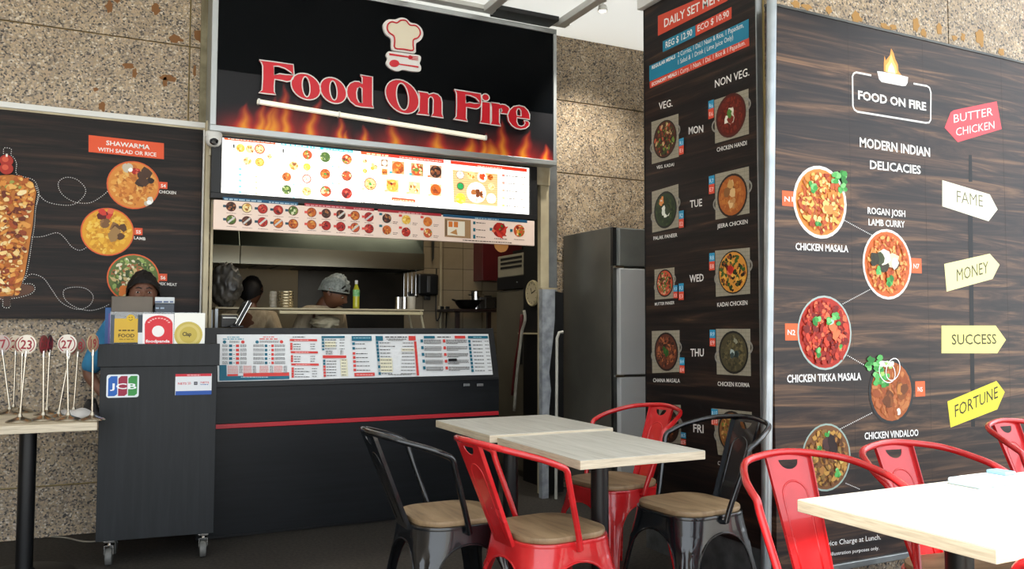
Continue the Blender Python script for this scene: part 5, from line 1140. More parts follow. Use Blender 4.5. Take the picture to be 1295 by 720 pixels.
# ------------------------------------------------------------------ fridge in the alcove
FX = 3.10
f0 = at(775, 285, 'X', FX); f1 = at(712, 300, 'X', FX); fy0, fy1 = f0.y, min(f1.y, 5.37); fz = at(772, 287, 'X', FX).z
fg = thing('upright_fridge', 'tall stainless upright fridge in the alcove beside the dark side panel', 'fridge', (FX, fy0, 0))
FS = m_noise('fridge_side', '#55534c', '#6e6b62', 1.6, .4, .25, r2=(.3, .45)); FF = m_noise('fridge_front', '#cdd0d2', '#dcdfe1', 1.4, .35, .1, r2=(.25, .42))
FW = .68; dpt = fy1-fy0
z_a = at(790, 339, 'Y', fy0).z; z_b = at(790, 476, 'Y', fy0).z
MB().bb((0, .03, .09), (FW, dpt, fz)).build('cabinet_body', FS, fg, bevel=.004)
MB().bb((.03, -.035, z_a+.012), (FW, .0285, fz-.012)).build('top_grille', m_noise('grille_grey', '#8f9695', '#a7adab', 3, .35, .5), fg, bevel=.006)
MB().bb((.0, -.0, z_a+.012), (.028, .0285, fz-.005)).build('front_stile', DARK, fg)
d1 = MB().bb((.03, -.04, z_b+.012), (FW-.005, .0285, z_a-.006)).build('door', FF, fg, bevel=.006, label='upper steel door'); d2 = MB().bb((.03, -.04, .13), (FW-.005, .0285, z_b-.006)).build('door', FF, fg, bevel=.006, label='lower steel door')
MB().bb((0, .0, .09), (.029, .0285, z_a+.01)).build('front_stile', DSTEEL, fg, bevel=.002)
for zz in (z_a+.003, z_b+.003): MB().bb((.0, -.03, zz-.008), (.07, .0, zz+.008)).build('hinge', CHROME, fg, bevel=.002)
MB().bb((.55, -.062, z_b+.2), (.58, -.0405, z_b+.45)).build('handle', CHROME, d1, bevel=.004); MB().bb((.55, -.062, z_b-.45), (.58, -.0405, z_b-.2)).build('handle', CHROME, d2, bevel=.004)
for x in (.05, FW-.05):
    for y in (.06, dpt-.05): MB().lathe([(.022, 0), (.022, .02), (.012, .025), (.012, .0895)], 14, c=(x, y, 0)).build('foot', DSTEEL, fg, smooth='auto')
# foam-lined black cover sheet between post and fridge
a = at(686, 366, 'Y', 5.12); b = at(702, 366, 'Y', 5.12); c = at(712.5, 366, 'Y', 5.12)
cv_ = thing('cover_sheet', 'black sheet with silvery foam edge standing between door post and fridge', 'sheet', (a.x, 5.12, 0))
m = MB(); prof = [(0, 0), (.05, 0), (.052, .4), (.055, .62), (.07, .75), (.055, .88), (.085, 1.1), (.10, 1.25), (b.x-a.x, a.z), (0, a.z)]
m.prism([prof], 0, .05); m.build('foam_lining', m_noise('silver_foam', '#7d8288', '#a8adb2', 14, .45, b=.6), cv_)
m = MB(); prof2 = [(.046, .02)]+[(x-.004, z) for x, z in prof[2:8]]+[(b.x-a.x, a.z-.005), (c.x-a.x+.03, a.z-.02), (c.x-a.x+.03, .02)]
m.prism([prof2], .051, .09); m.build('black_sheet', m_noise('black_sheet_plastic', '#060607', '#131314', 9, .45, b=.5), cv_)
MB().bb((-.004, -.0, a.z-.0), (b.x-a.x+.02, .05, a.z+.012)).build('top_clip', BEIGE, cv_)
m = MB(); p0_, p1_, p2_, p3_ = (at(x, y, 'Y', 5.07) for x, y in ((704, 640), (704.5, 428), (707, 421), (712, 420))); m.tube([(p0_.x, 5.08, .0), tuple(p1_), tuple(p2_), tuple(p3_)], .011, 10); tag(m.build('water_pipe', mat('pipe_white', '#b8b6ac', .4), smooth='auto'), 'thin white pipe bent over at the top beside the black sheet', 'pipe')
# small clutter on the floor behind the table
c = at(690, 607, 'Z', .02)
m = MB(); m.tube(cr([(c.x+.11*cos(t), c.y+.1+.07*sin(t), .008+.012*(t/(4*pi))) for t in [k*pi/6 for k in range(26)]], 3), .007, 7); tag(m.build('coiled_hose', mat('pale_hose', '#9a968c', .5), smooth=True), 'pale hose coiled on the floor behind the far table', 'hose')

# ------------------------------------------------------------------ side panel: daily set menu
PX = 2.685
yN = at(959.5, 300, 'X', PX).y; yF = at(816.5, 300, 'X', PX).y; zT = at(816, 12, 'X', PX).z; zB = .20
pa = thing('daily_menu_panel', 'dark wood-look panel listing the daily set menu from Monday to Friday', 'menu panel', (PX, yF, zB), -pi/2)
bpy.context.view_layer.update()
PWD = yF-yN; PHT = zT-zB
MB().bb((0, 0, 0), (PWD, .03, PHT)).build('panel_board', POSTER, pa)
MB().bb((PWD+.0005, -.004, 0), (PWD+.008, .03, PHT)).build('edge_trim', ALU, pa); MB().bb((-.006, -.003, 0), (-.0005, .03, PHT)).build('edge_trim', DARK, pa)
GA = Board(pa)
g1, g2, g3, g4 = crop(800, 0, 5.537), crop(810, 110, 3.6), crop(810, 300, 3.6), crop(810, 480, 5.14)
I = Ink(GA, f=g1)
I.poly([(178, 112), (668, -98), (668, 4), (178, 252)], '#d2472e'); I.tx('DAILY SET MENU', 222, 192, 655, -15, 60, W, .015)
I.build('heading_band', 'red band reading DAILY SET MENU')
I = Ink(GA, f=g1); I.poly([(212, 290), (440, 178), (440, 256), (212, 366)], '#1a7f9e'); I.tx('REG $ 12.90', 232, 338, 418, 246, 46, W, .01); I.build('price_band')
I = Ink(GA, f=g1); I.poly([(442, 177), (694, 48), (694, 130), (442, 254)], '#d2472e'); I.tx('ECO $ 10.90', 456, 222, 676, 112, 44, W, .01); I.build('price_band')
I = Ink(GA, f=g1); I.poly([(118, 462), (814, 132), (814, 268), (118, 572)], '#1a7f9e')
I.tx('REGULAR MEALS', 136, 486, 300, 406, 24, W, .025); I.tx('2 Curries, 1 Dal,1 Naan & Rice, 1 Papadum,', 318, 400, 778, 190, 34, W, .0); I.tx('1 Salad & 1 Drink ( Lime Juice Only)', 320, 452, 705, 274, 34, W, .0); I.build('meal_band', 'blue band describing regular meals')
I = Ink(GA, f=g1); I.poly([(120, 573), (816, 262), (818, 320), (122, 620)], '#d2472e'); I.tx('ECONOMY MEALS', 136, 604, 310, 524, 24, W, .025); I.tx('1 Curry, 1 Naan, 1 Dal, 1 Rice & 1 Papadum.', 320, 525, 790, 312, 32, W, 0); I.build('meal_band', 'red band describing economy meals')
DAYS = [('MON', g2, (220, 216, 286, 206), 34), ('TUE', g2, (226, 550, 281, 542), 34), ('WED', g3, (224, 206, 288, 200), 34), ('THU', g3, (228, 543, 289, 543), 36), ('FRI', g4, (344, 342, 411, 349), 54)]
for t_, f_, (x0_, y0_, x1_, y1_), h_ in DAYS:
    I = Ink(GA, f=f_); I.tx(t_, x0_, y0_, x1_, y1_, h_, '#e4e1dc', .015); I.build('day_name')
for t_, f_, (x0_, y0_, x1_, y1_), h_ in [('VEG.', g2, (84, 104, 146, 88), 34), ('NON VEG.', g1, (578, 615, 818, 528), 56), ('VEG. KADAI', g2, (74, 374, 153, 360), 15), ('CHICKEN HANDI', g2, (348, 296, 484, 264), 20), ('PALAK PANEER', g2, (60, 698, 168, 682), 17), ('JEERA CHICKEN', g2, (350, 644, 488, 622), 19),
                                       ('MUTTER PANEER', g3, (66, 312, 155, 305), 14), ('KADAI CHICKEN', g3, (350, 318, 487, 308), 20), ('CHANA MASALA', g3, (58, 660, 180, 663), 18), ('CHICKEN KORMA', g3, (352, 677, 497, 684), 20), ('CHICKEN CURRY', g4, (503, 556, 700, 572), 26)]:
    I = Ink(GA, f=f_); I.tx(t_, x0_, y0_, x1_, y1_, h_, W, .006); I.build('dish_name')
def foot(f_, q4, col='#9b9482'):
    I_ = Ink(GA, base=.0006, f=f_); I_.poly(q4, col); P4 = [I_.P(*p) for p in q4]
    for k in range(1, 12):
        t = k/12; a = (P4[0][0]+(P4[3][0]-P4[0][0])*t, P4[0][1]+(P4[3][1]-P4[0][1])*t); b_ = (P4[1][0]+(P4[2][0]-P4[1][0])*t, P4[1][1]+(P4[2][1]-P4[1][1])*t); I_.lline([a, b_], .0016, '#7c7564')
    for k in range(1, 8):
        t = k/8; a = (P4[0][0]+(P4[1][0]-P4[0][0])*t, P4[0][1]+(P4[1][1]-P4[0][1])*t); b_ = (P4[3][0]+(P4[2][0]-P4[3][0])*t, P4[3][1]+(P4[2][1]-P4[3][1])*t); I_.lline([a, b_], .0016, '#857e6c')
    I_.build('mat_photo'); return P4
for f_, q4 in ((g2, [(50, 160), (173, 122), (175, 318), (52, 352)]), (g2, [(336, 60), (492, 8), (494, 214), (340, 258)]), (g2, [(52, 478), (173, 442), (175, 638), (54, 664)]), (g2, [(340, 398), (494, 362), (497, 575), (342, 605)]),
               (g3, [(64, 148), (155, 138), (157, 278), (66, 285)]), (g3, [(340, 62), (498, 48), (500, 258), (344, 272)]), (g3, [(52, 428), (178, 424), (180, 614), (54, 620)]), (g3, [(344, 418), (500, 418), (503, 633), (348, 625)]),
               (g4, [(466, 188), (724, 212), (726, 520), (505, 490)]), (g4, [(120, 165), (262, 166), (264, 420), (122, 410)])): foot(f_, q4)
HD = '#8f8b82'
for f_, x, y, r, pl, kw_ in ((g2, 112, 238, 86, ['#4a2a1c', '#2c1c16', '#b8563a', '#6f8b3a', '#c9a878', '#7a3a24', '#3a4a22'], dict(rim='#1c1a18', rimw=.06)), (g2, 412, 130, 100, ['#5e1c12', '#6e2418', '#7d2c1c'], dict(rim='#4a2018', garnish=[(0, 0, .55, ['#e6dfd0', '#7a2a1a', '#cfc4b0']), (0, .1, .25, ['#4a7a30'])])),
                            (g2, 114, 560, 84, ['#2a3a20', '#3c4c28', '#22301a'], dict(rim='#1a201a', garnish=[(.1, -.1, .5, ['#dfe3d4', '#e8ebdd', '#2c3a22']), (-.3, .55, .3, ['#dfe3d4', '#d88a4a'])])), (g2, 418, 495, 100, ['#a85a24', '#b8682c', '#c07634'], dict(rim='#2a1c14', garnish=[(-.1, .35, .5, ['#d8b078', '#c89858', '#8a5a30']), (0, -.4, .3, ['#e0b880', '#c08850'])])),
                            (g3, 112, 210, 63, ['#c8563a', '#3f7a34', '#e0a888', '#5c2c1c', '#4c8a3c'], dict(rim='#241c18')), (g3, 422, 160, 98, ['#d8923a', '#3c5a24', '#241a12', '#e8b04a', '#8a4a24', '#2c3c1c'], dict(rim='#15130f', rimw=.06, garnish=[(-.15, .1, .35, FOODS['red'])])),
                            (g3, 118, 522, 88, ['#5c3020', '#7a4228', '#a8623c', '#3a2016', '#8c4c30'], dict(rim='#201814', garnish=[(0, 0, .35, ['#2c5a24', '#3c6c30'])])), (g3, 424, 525, 98, ['#4c4630', '#5a5238', '#3c3826', '#6a6040'], dict(rim='#1e1c18', garnish=[(.1, 0, .4, ['#22302c', '#a8b8b4', '#3a4a48']), (.2, .6, .2, ['#8c8c78'])])),
                            (g4, 600, 345, 140, ['#8a5a30', '#a87040', '#5a3a20', '#c89858', '#6a7a30'], dict(rim='#26201a', garnish=[(.2, .6, .25, FOODS['red'])])), (g4, 185, 300, 110, FOODS['dark'], dict(rim='#26201a'))):
    J_ = Ink(GA, base=.0022, step=.00002, f=f_); c_ = J_.P(x, y); R_ = abs(J_.P(x, y-r)[1]-c_[1])
    for s_ in (-1, 1): J_.lline([(c_[0]+s_*R_*(.92+.34*sin(a_)), c_[1]+s_*R_*.25+R_*.28*cos(a_)) for a_ in [pi*k/8 for k in range(9)]], R_*.09, HD)
    J_.dish(x, y, r, pl, seed=int(x), n=70, size=.17, **kw_); J_.build('dish_photo')
NUM = [(g2, 178, 238, 200, 305, 'R1', 'E1'), (g2, 312, 66, 337, 140, 'R6', 'E6'), (g2, 178, 566, 200, 640, 'R2', 'E2'), (g2, 314, 408, 340, 484, 'R7', 'E7'), (g3, 153, 220, 172, 278, 'R3', 'E3'), (g3, 177, 212, 200, 286, 'R3', 'E3'),
       (g3, 316, 74, 341, 150, 'R8', 'E8'), (g3, 181, 548, 204, 620, 'R4', 'E4'), (g3, 318, 422, 344, 498, 'R9', 'E9'), (g4, 465, 190, 508, 300, 'R10', 'E10'), (g4, 266, 342, 300, 428, 'R5', 'E5')]
for f_, x0_, y0_, x1_, y1_, ta, tb in NUM:
    J_ = Ink(GA, base=.0045, f=f_); ym = (y0_+y1_)/2; J_.rect(x0_, y0_, x1_, ym, '#2b93bd'); J_.rect(x0_, ym, x1_, y1_, '#dc4f36'); h_ = (y1_-y0_)*.3
    J_.tx(ta, x0_+4, ym-h_*.35, x1_-4, ym-h_*.42, h_*.85, '#cfe8f2', .0); J_.tx(tb, x0_+4, y1_-h_*.3, x1_-4, y1_-h_*.38, h_*.85, '#f8d8d0', .0); J_.build('dish_code')
# square rail capping the panel
struct(MB().bb((PX-.03, yN-.0, zT+.005), (PX+.03, yF+.03, zT+.075)).build('trim_15', WHITEP, bevel=.004))

# ------------------------------------------------------------------ large poster facing the camera
PY2 = 2.775
u0 = at(977, 300, 'Y', PY2); zb2 = .118; zt2 = at(1100, 35.5, 'Y', PY2).z
pb = thing('large_poster', 'large dark wood-look poster of modern indian delicacies beside the silver pole', 'poster', (u0.x, PY2, zb2))
PW2 = at(1268, 200, 'Y', PY2).x-u0.x+1.0; PH2 = zt2-zb2
MB().bb((0, 0, 0), (PW2, .03, PH2)).build('poster_board', POSTER2, pb)
MB().bb((-.002, -.012, -.03), (PW2, .04, -.0005)).build('bottom_rail', ALU, pb, bevel=.003); MB().bb((0, -.004, PH2+.0005), (PW2, .035, PH2+.012)).build('top_rail', DSTEEL, pb)
for k, x in enumerate((at(1077, 300, 'Y', PY2).x, at(1172, 300, 'Y', PY2).x, at(1272, 300, 'Y', PY2).x)): MB().bb((x-u0.x-.0006, -.0003, 0), (x-u0.x+.0006, 0, PH2)).build('panel_seam', mat('seam_dark', '#2c2320', .5), pb)
QB = Board(pb); h1, h2, h3, h4, h5, h6 = crop(970, 0, 3.6), crop(970, 170, 3.2727), crop(970, 360, 3.0), crop(1130, 200, 2.0), crop(930, 520, 3.548), crop(1065, 50, 6.545)
WH = '#f4f3f1'
# logo
I = Ink(QB, f=h6)
I.line([(240, 297), (115, 272), (95, 282), (85, 305), (88, 550), (100, 580), (125, 598), (690, 690), (718, 688), (732, 665), (734, 440), (722, 400), (700, 385), (590, 365)], 15, WH)
I.poly([(288, 262), (340, 268), (480, 295), (545, 312), (540, 360), (525, 384), (500, 386), (325, 352), (305, 330)], WH)
I.tx('FOOD ON FIRE', 132, 492, 695, 588, 72, WH, .03); I.build('logo', 'white boxed logo reading FOOD ON FIRE')
I = Ink(QB, base=.0006, f=h6)
for pts, c in (([(345, 262), (345, 195), (350, 135), (362, 175), (375, 155), (395, 130), (405, 75), (425, 110), (440, 165), (460, 205), (465, 260), (490, 297), (430, 290)], '#f2a04a'), ([(360, 265), (362, 215), (385, 185), (405, 120), (425, 180), (445, 220), (455, 275), (430, 290)], '#f8cf7a'), ([(375, 268), (385, 225), (408, 190), (430, 235), (440, 280)], '#fdf2cc')): I.poly(pts, c)
I.build('flame_picture')
for t_, f_, (x0_, y0_, x1_, y1_), h_, b_ in [('MODERN INDIAN', h1, (422, 668, 742, 714), 44, .01), ('DELICACIES', h2, (426, 142, 636, 164), 36, .01), ('CHICKEN MASALA', h2, (118, 478, 336, 488), 30, .008), ('ROGAN JOSH', h2, (416, 328, 572, 342), 28, .006), ('LAMB CURRY', h2, (420, 376, 570, 386), 28, .006),
                                     ('CHICKEN TIKKA MASALA', h3, (76, 372, 357, 362), 30, .008), ('CHICKEN VINDALOO', h3, (370, 588, 574, 574), 27, .008)]:
    I = Ink(QB, f=f_); I.tx(t_, x0_, y0_, x1_, y1_, h_, WH, b_+.012); I.build('heading' if 'MODERN' in t_ or 'DELI' in t_ else 'dish_name')
I = Ink(QB, f=h5); I.tx('10% Service Charge at Lunch.', 322, 618, 652, 576, 25, WH, .0); I.tx('Pictures for illustration purposes only.', 318, 664, 644, 622, 17, WH, .0); I.build('small_print')['kind'] = 'stuff'
for f_, q_ in ((h2, [(316, 354), (438, 420)]), (h2, [(314, 702), (434, 638)]), (h3, [(300, 266), (385, 316)]), (h3, [(278, 548), (400, 486)]), (h5, [(496, 325), (560, 352)])):
    I = Ink(QB, f=f_); I.dots([q_[0], q_[1]], WH, 5, 10, 12); I.build('dotted_line')['kind'] = 'stuff'
for f_, x0_, y0_, x1_, y1_, t_, rx_ in ((h2, 62, 232, 116, 300, 'N1', 0), (h2, 596, 512, 640, 576, 'N7', 0), (h3, 68, 148, 117, 212, 'N2', 0), (h3, 562, 368, 600, 424, 'N5', 0)):
    I = Ink(QB, base=.0005, f=f_); I.rect(x0_, y0_, x1_, y1_, '#e8683a'); I.tx(t_, x0_+10, y1_-(y1_-y0_)*.33, x1_-10, y1_-(y1_-y0_)*.31, (y1_-y0_)*.32, WH, .01); I.build('dish_code')
def poster_dish(f_, x, y, r, kx, pl, rim, rimw, n, size, garnish=(), top=()):
    J_ = Ink(QB, base=.0012, step=.00002, f=f_); J_.dish(x, y, r, pl, seed=int(x+y), rim=rim, rimw=rimw, n=n, size=size, garnish=garnish)
    q_ = random.Random(int(x))
    for (gx_, gy_, gr_, cols, m_) in top:
        for i in range(m_):
            ax, ay = gx_+q_.uniform(-1, 1)*gr_, gy_+q_.uniform(-1, 1)*gr_; J_.poly([(ax+gr_*.5*q_.uniform(.6, 1.1)*cos(t), ay+gr_*.5*q_.uniform(.6, 1.1)*sin(t)) for t in [2*pi*k/8 for k in range(8)]], q_.choice(cols))
    J_.build('dish_photo')
LEAF = ['#3f9a44', '#58b05a', '#2c7c34', '#7cc878']
poster_dish(h2, 220, 281, 150, 1, ['#d9873a', '#e8b860', '#c05a2c', '#a8401f', '#f0cf8a', '#b86a30'], '#efece8', .085, 170, .13, [(-.35, .45, .22, LEAF), (-.15, -.7, .14, LEAF), (.25, -.1, .3, ['#ecc47a', '#d89048'])], [(292, 175, 26, LEAF, 16), (308, 225, 18, LEAF, 12)])
poster_dish(h2, 498, 538, 145, 1, ['#c8642c', '#dd8a44', '#b04c22', '#e8a860'], '#ebe8e4', .07, 150, .12, [(0, 0, .55, ['#e8e2cc', '#3a3424', '#5a4a2c', '#d8d0b0']), (-.5, .15, .35, ['#3a4424', '#2c2c1c']), (0, -.55, .25, LEAF+['#e8e2cc']), (-.45, -.2, .15, LEAF)])
poster_dish(h3, 219, 183, 141, 1, ['#b02c1c', '#d0442c', '#7a160e', '#e8704a', '#981f14'], '#a8b8b4', .05, 180, .14, [(-.35, .3, .2, LEAF), (-.3, -.55, .16, LEAF), (.35, .05, .3, ['#e8784a', '#c83c24']), (.55, -.4, .1, LEAF)], [(248, 130, 22, LEAF+['#a8dcc0'], 14)])
poster_dish(h3, 472, 406, 124, 1, ['#a85a2c', '#b8683a', '#9a4c24', '#c07844'], '#2a2c2e', .10, 60, .2, [(-.2, -.2, .4, ['#8a4c22', '#c88840', '#6a3818']), (.5, .0, .4, ['#8a4c22', '#c07a38', '#6e3c1c']), (.3, -.7, .14, ['#e8dcd0'])], [(405, 300, 26, LEAF, 16), (430, 360, 24, LEAF, 14), (455, 320, 22, ['#a8d070', '#e8f0d8'], 8)])
poster_dish(h5, 408, 208, 152, 1, ['#7a5030', '#a8743c', '#5a3820', '#c09048', '#8c6a38'], '#9ab0a8', .05, 150, .15, [(.1, .45, .4, ['#2c1c1c', '#4a3030']), (-.35, .25, .16, LEAF), (0, .75, .14, LEAF), (-.7, .15, .15, LEAF), (.4, -.5, .2, LEAF), (.7, -.2, .2, ['#d8b868', '#b8843c'])])
I = Ink(QB, base=.006, f=h3); I.line(ell((452, 332), (30, 0), (-6, -40), 18), 4, WH, True); I.line(ell((474, 322), (26, 0), (6, -42), 18), 4, WH, True); I.build('onion_rings_picture')
# sign post drawing with arrow boards
I = Ink(QB, base=.0004, f=h4); I.poly([(188, 140), (200, 140), (206, 680), (196, 680)], '#15171a'); I.poly([(190, -8), (198, -8), (199, 60), (190, 60)], '#15171a'); I.build('post_picture')
for pts, c, t_, (x0_, y0_, x1_, y1_), h_, tc, b_ in (
    ([(123, 56), (243, 92), (263, 130), (240, 160), (123, 122)], '#f3f0d4', 'FAME', (160, 112, 226, 124), 32, '#6a6a50', -.005), ([(128, 268), (243, 242), (268, 270), (250, 306), (134, 338)], '#f2eda8', 'MONEY', (160, 312, 240, 290), 32, '#4a4828', .0),
    ([(121, 424), (258, 424), (284, 460), (262, 494), (121, 494)], '#efe58a', 'SUCCESS', (147, 472, 260, 470), 27, '#3c3a1c', .01), ([(136, 616), (260, 564), (281, 592), (262, 636), (144, 682)], '#ecdc3e', 'FORTUNE', (155, 656, 264, 606), 32, '#34320f', .006)):
    I = Ink(QB, base=.0008, f=h4); I.poly(pts, c); I.tx(t_, x0_, y0_, x1_, y1_, h_, tc, b_); I.build('arrow_sign_picture', 'pale arrow board reading '+t_)
I = Ink(QB, base=.0008, f=h1); I.poly([(808, 582), (835, 512), (850, 502), (1045, 462), (1068, 588), (868, 648)], '#e8505a'); I.tx('BUTTER', 850, 560, 1028, 525, 40, '#f6dcdc', .0); I.tx('CHICKEN', 860, 620, 1035, 585, 38, '#f6dcdc', .0); I.build('arrow_sign_picture', 'red arrow board reading BUTTER CHICKEN')

# silver pole at the corner
pT = at(976, 0, 'Y', 2.70); pB = at(968.5, 719, 'Y', 2.70)
d_ = (pT-pB)/(pT.z-pB.z); top_ = pB+d_*(3.6-pB.z); bot_ = pB-d_*pB.z
po = thing('silver_pole', 'round silver metal pole at the corner between the two dark panels', 'pole', (bot_.x, bot_.y, 0))
m = MB(); m.tube([(0, 0, 0), tuple(top_-V((bot_.x, bot_.y, 0)))], .0215, 24); m.build('pole_tube', m_noise('galvanised_steel', '#9fa6aa', '#b9bfc2', 6, .32, .75), po, smooth='auto')
m = MB(); m.lathe([(.05, 0), (.05, .008), (.028, .012)], 24); m.build('foot_flange', DSTEEL, po, smooth='auto')
# pale gear lying at the foot of the large poster
c = at(1160, 716, 'Z', .06)
fb = thing('floor_box', 'small pale box lying on the floor under the large poster', 'box', (at(1172, 714, 'Y', 2.62).x-.16, 2.58, 0))
MB().bb((-.12, -.06, 0), (.12, .06, .09)).build('box_body', WHITEP, fb, bevel=.008); MB().bb((-.05, -.04, .0905), (.1, .03, .115)).build('box_lid', ALU, fb, bevel=.005)
# ------------------------------------------------------------------ chairs
def rail_pts(wa=.206, ya=.054, wb=.25, yb=-.031, zb=.728, yt=-.29, zt=.805, wc=.179, yc=-.225):
    zc = zb+(zt-zb)*.75
    R_ = [(wa, ya, .425), (wa*.8+wb*.2, ya*.8+yb*.2, .49), (wb-.006, yb+.010, zb-.06), (wb-.001, yb-.004, zb-.015), (wb-.002, yb-.035, zb+.004), ((wb+wc)/2+.018, (yb+yc)/2, (zb+zc)/2), (wc, yc, zc), (wc*.55, yt+.02, zt-.006), (0, yt, zt)]
    return cr(R_+[(-x, y, z) for x, y, z in R_[:-1]][::-1], 7)
SC = .06    # seat centre, ahead of the chair origin
def sq(t, h, r):
    """point on a rounded square by perimeter angle t (0..1), half size h, corner radius r, plus which side-offset"""
    L = [2*(h-r), r*pi/2]*4; tot = sum(L); s = (t % 1)*tot; s += (h-r)  # start mid of +x side
    s %= tot; k = 0
    while s > L[k]: s -= L[k]; k += 1
    side, arc = k//2, k % 2; a = side*pi/2
    if not arc: p = V((h, -(h-r)+s)); n = V((1, 0))
    else: th = s/r; p = V((h-r+r*cos(th), h-r+r*sin(th))); n = V((cos(th), sin(th)))
    ca, sa = cos(a), sin(a); return V((p.x*ca-p.y*sa, p.x*sa+p.y*ca)), V((n.x*ca-n.y*sa, n.x*sa+n.y*ca))
def make_chair(paint, label, group):
    t = thing('armchair', label, 'chair', group=group)
    # wooden seat of planks
    H_ = .180; g_ = .0012; nP = 5; loop = []
    for i in range(64):
        p, _ = sq(i/64, H_, .115); b_ = 1+.03*cos(2*2*pi*i/64*2)*0; loop.append((p.x, p.y+SC))
    m = MB(); N_ = len(loop)
    rings = [(.985, .4515), (1.0, .4565), (1.0, .466), (.992, .4705), (.93, .4735), (.6, .4725), (.0, .4715)]
    vs = [(x*k, (y-SC)*k+SC, z) for k, z in rings for x, y in loop]; fs = [(j*N_+i, j*N_+(i+1) % N_, (j+1)*N_+(i+1) % N_, (j+1)*N_+i) for j in range(len(rings)-1) for i in range(N_)]+[tuple(range(N_))[::-1]]
    m.add(vs, fs); m.build('seat', SEATW, t, smooth='auto', label='weathered wooden seat')
    # metal seat pan rim
    m = MB(); lp = [sq(i/72, .186, .115)[0] for i in range(72)]
    m.add([(p.x*k, p.y*k+SC, z) for k, z in ((.9, .4505), (1, .4505), (1.008, .446), (1.006, .438)) for p in lp], [(j*72+i, j*72+(i+1) % 72, (j+1)*72+(i+1) % 72, (j+1)*72+i) for j in range(3) for i in range(72)])
    m.build('seat_pan', paint, t, smooth='auto')
    # four pressed-steel legs with arches between them
    def wleg(z):   # half width of the leg along the perimeter (fraction of quarter)
        if z > .382: return 1.0
        k = min(1, z/.382); arch = 1-math.sqrt(max(0, 1-((k-.0)/1.0)**7))
        return .165+.085*k+(1-.25)*arch
    for q_ in range(4):
        m = MB(); rows = [0, .03, .08, .14, .2, .25, .29, .32, .343, .360, .371, .3785, .3825, .40, .42, .438]; nc = 14; V0 = []; V1 = []
        for z in rows:
            w_ = min(1, wleg(z)); fl = .186+.050*(1-z/.44)**1.1+ .0*z
            for c_ in range(nc+1):
                u = -1+2*c_/nc; tt = q_/4+.125+u*w_*.125*(.9995)
                cr_ = .112-.072*(1-z/.44); p, n = sq(tt, fl, max(.03, cr_))
                # embossed central channel on the corner
                ridge = .0045*(math.exp(-((abs(u)*w_-.10)/.035)**2)) - .004*math.exp(-((u*w_)/.05)**2)
                ridge *= min(1, max(0, (.40-z)/.08))
                P2 = p+n*ridge; V0.append((P2.x, P2.y+SC, z)); P3 = P2-n*.003; V1.append((P3.x, P3.y+SC, z))
        R = len(rows); st = nc+1; fs = [(j*st+i, j*st+i+1, (j+1)*st+i+1, (j+1)*st+i) for j in range(R-1) for i in range(nc)]; o_ = R*st
        fs2 = [tuple(a+o_ for a in f[::-1]) for f in fs]
        ed = [(j*st, (j+1)*st, (j+1)*st+o_, j*st+o_) for j in range(R-1)]+[(j*st+nc, (j+1)*st+nc, (j+1)*st+nc+o_, j*st+nc+o_) for j in range(R-1)]+[(i, i+1, i+1+o_, i+o_) for i in range(nc)]+[((R-1)*st+i, (R-1)*st+i+1, (R-1)*st+i+1+o_, (R-1)*st+i+o_) for i in range(nc)]
        m.add(V0+V1, fs+fs2+ed)
        for c_ in (0, nc):
            m.tube([V(V0[j*st+c_]) for j in range(13)], .0042, 6)
        lg = m.build('leg', paint, t, smooth='auto')
        p, n = sq(q_/4+.125, .228, .03); MB().box((p.x, p.y+SC, .006), (.05, .05, .014), rz=pi/4*(1+2*q_)).build('foot_cap', RUBBER, lg, bevel=.004)
    # bent tube forming arms and back rail
    m = MB(); rp = rail_pts(); m.tube(rp, .0115, 12); m.build('arm_rail', paint, t, smooth='auto')
    m = MB()
    for s_ in (-1, 1): m.tube([(s_*.206, .054, .43), (s_*.195, .056, .424), (s_*.183, .056, .424)], .009, 8)
    m.build('rail_mount', paint, t, smooth='auto')
    # back splat with hand slot and embossed arch
    Lb = V((0, -.135, .428)); Lt = V((0, -.287, .800)); ax = (Lt-Lb); LL = ax.length; axn = ax.normalized(); nn = V((0, -axn.z, axn.y)) # pointing to the rear
    def onb(x, y, z): bow = .010*(1-(x/.085)**2)*0; return tuple(Lb+axn*z+nn*y+V((x, 0, 0)))
    hw0, hw1 = .060, .079
    slot = [(.034*cos(a_), LL-.020-.030*sin(a_)) for a_ in [pi*k/14 for k in range(15)]]
    outer = [(-hw0, 0), (hw0, 0), (hw1, LL), (-hw1, LL)]
    m = MB(); m.prism([outer, slot], -.0012, .0012, f=lambda x, y, z: onb(x, y, z))
    # folded side flanges
    for s_ in (-1, 1):
        m.add([onb(s_*(hw0-.0015), 0, 0), onb(s_*(hw1-.0015), 0, LL), onb(s_*(hw1-.0015), -.013, LL), onb(s_*(hw0-.0015), -.013, 0), onb(s_*(hw0+.0015), 0, 0), onb(s_*(hw1+.0015), 0, LL), onb(s_*(hw1+.0015), -.013, LL), onb(s_*(hw0+.0015), -.013, 0)], [(0, 1, 2, 3), (4, 5, 6, 7), (0, 1, 5, 4), (2, 3, 7, 6), (1, 2, 6, 5), (0, 3, 7, 4)])
    bk = m.build('backrest', paint, t)
    arch = [(-.036, .03), (-.040, .15), (-.043, .26)]+[(-.043*cos(a_), .27+.045*sin(a_)) for a_ in [pi*k/10 for k in range(1, 10)]]+[(.043, .26), (.040, .15), (.036, .03)]
    m = MB(); m.tube([V(onb(x, 0, z)) for x, z in arch], .0036, 6); m.build('pressed_arch', paint, bk, smooth=True)
    return t
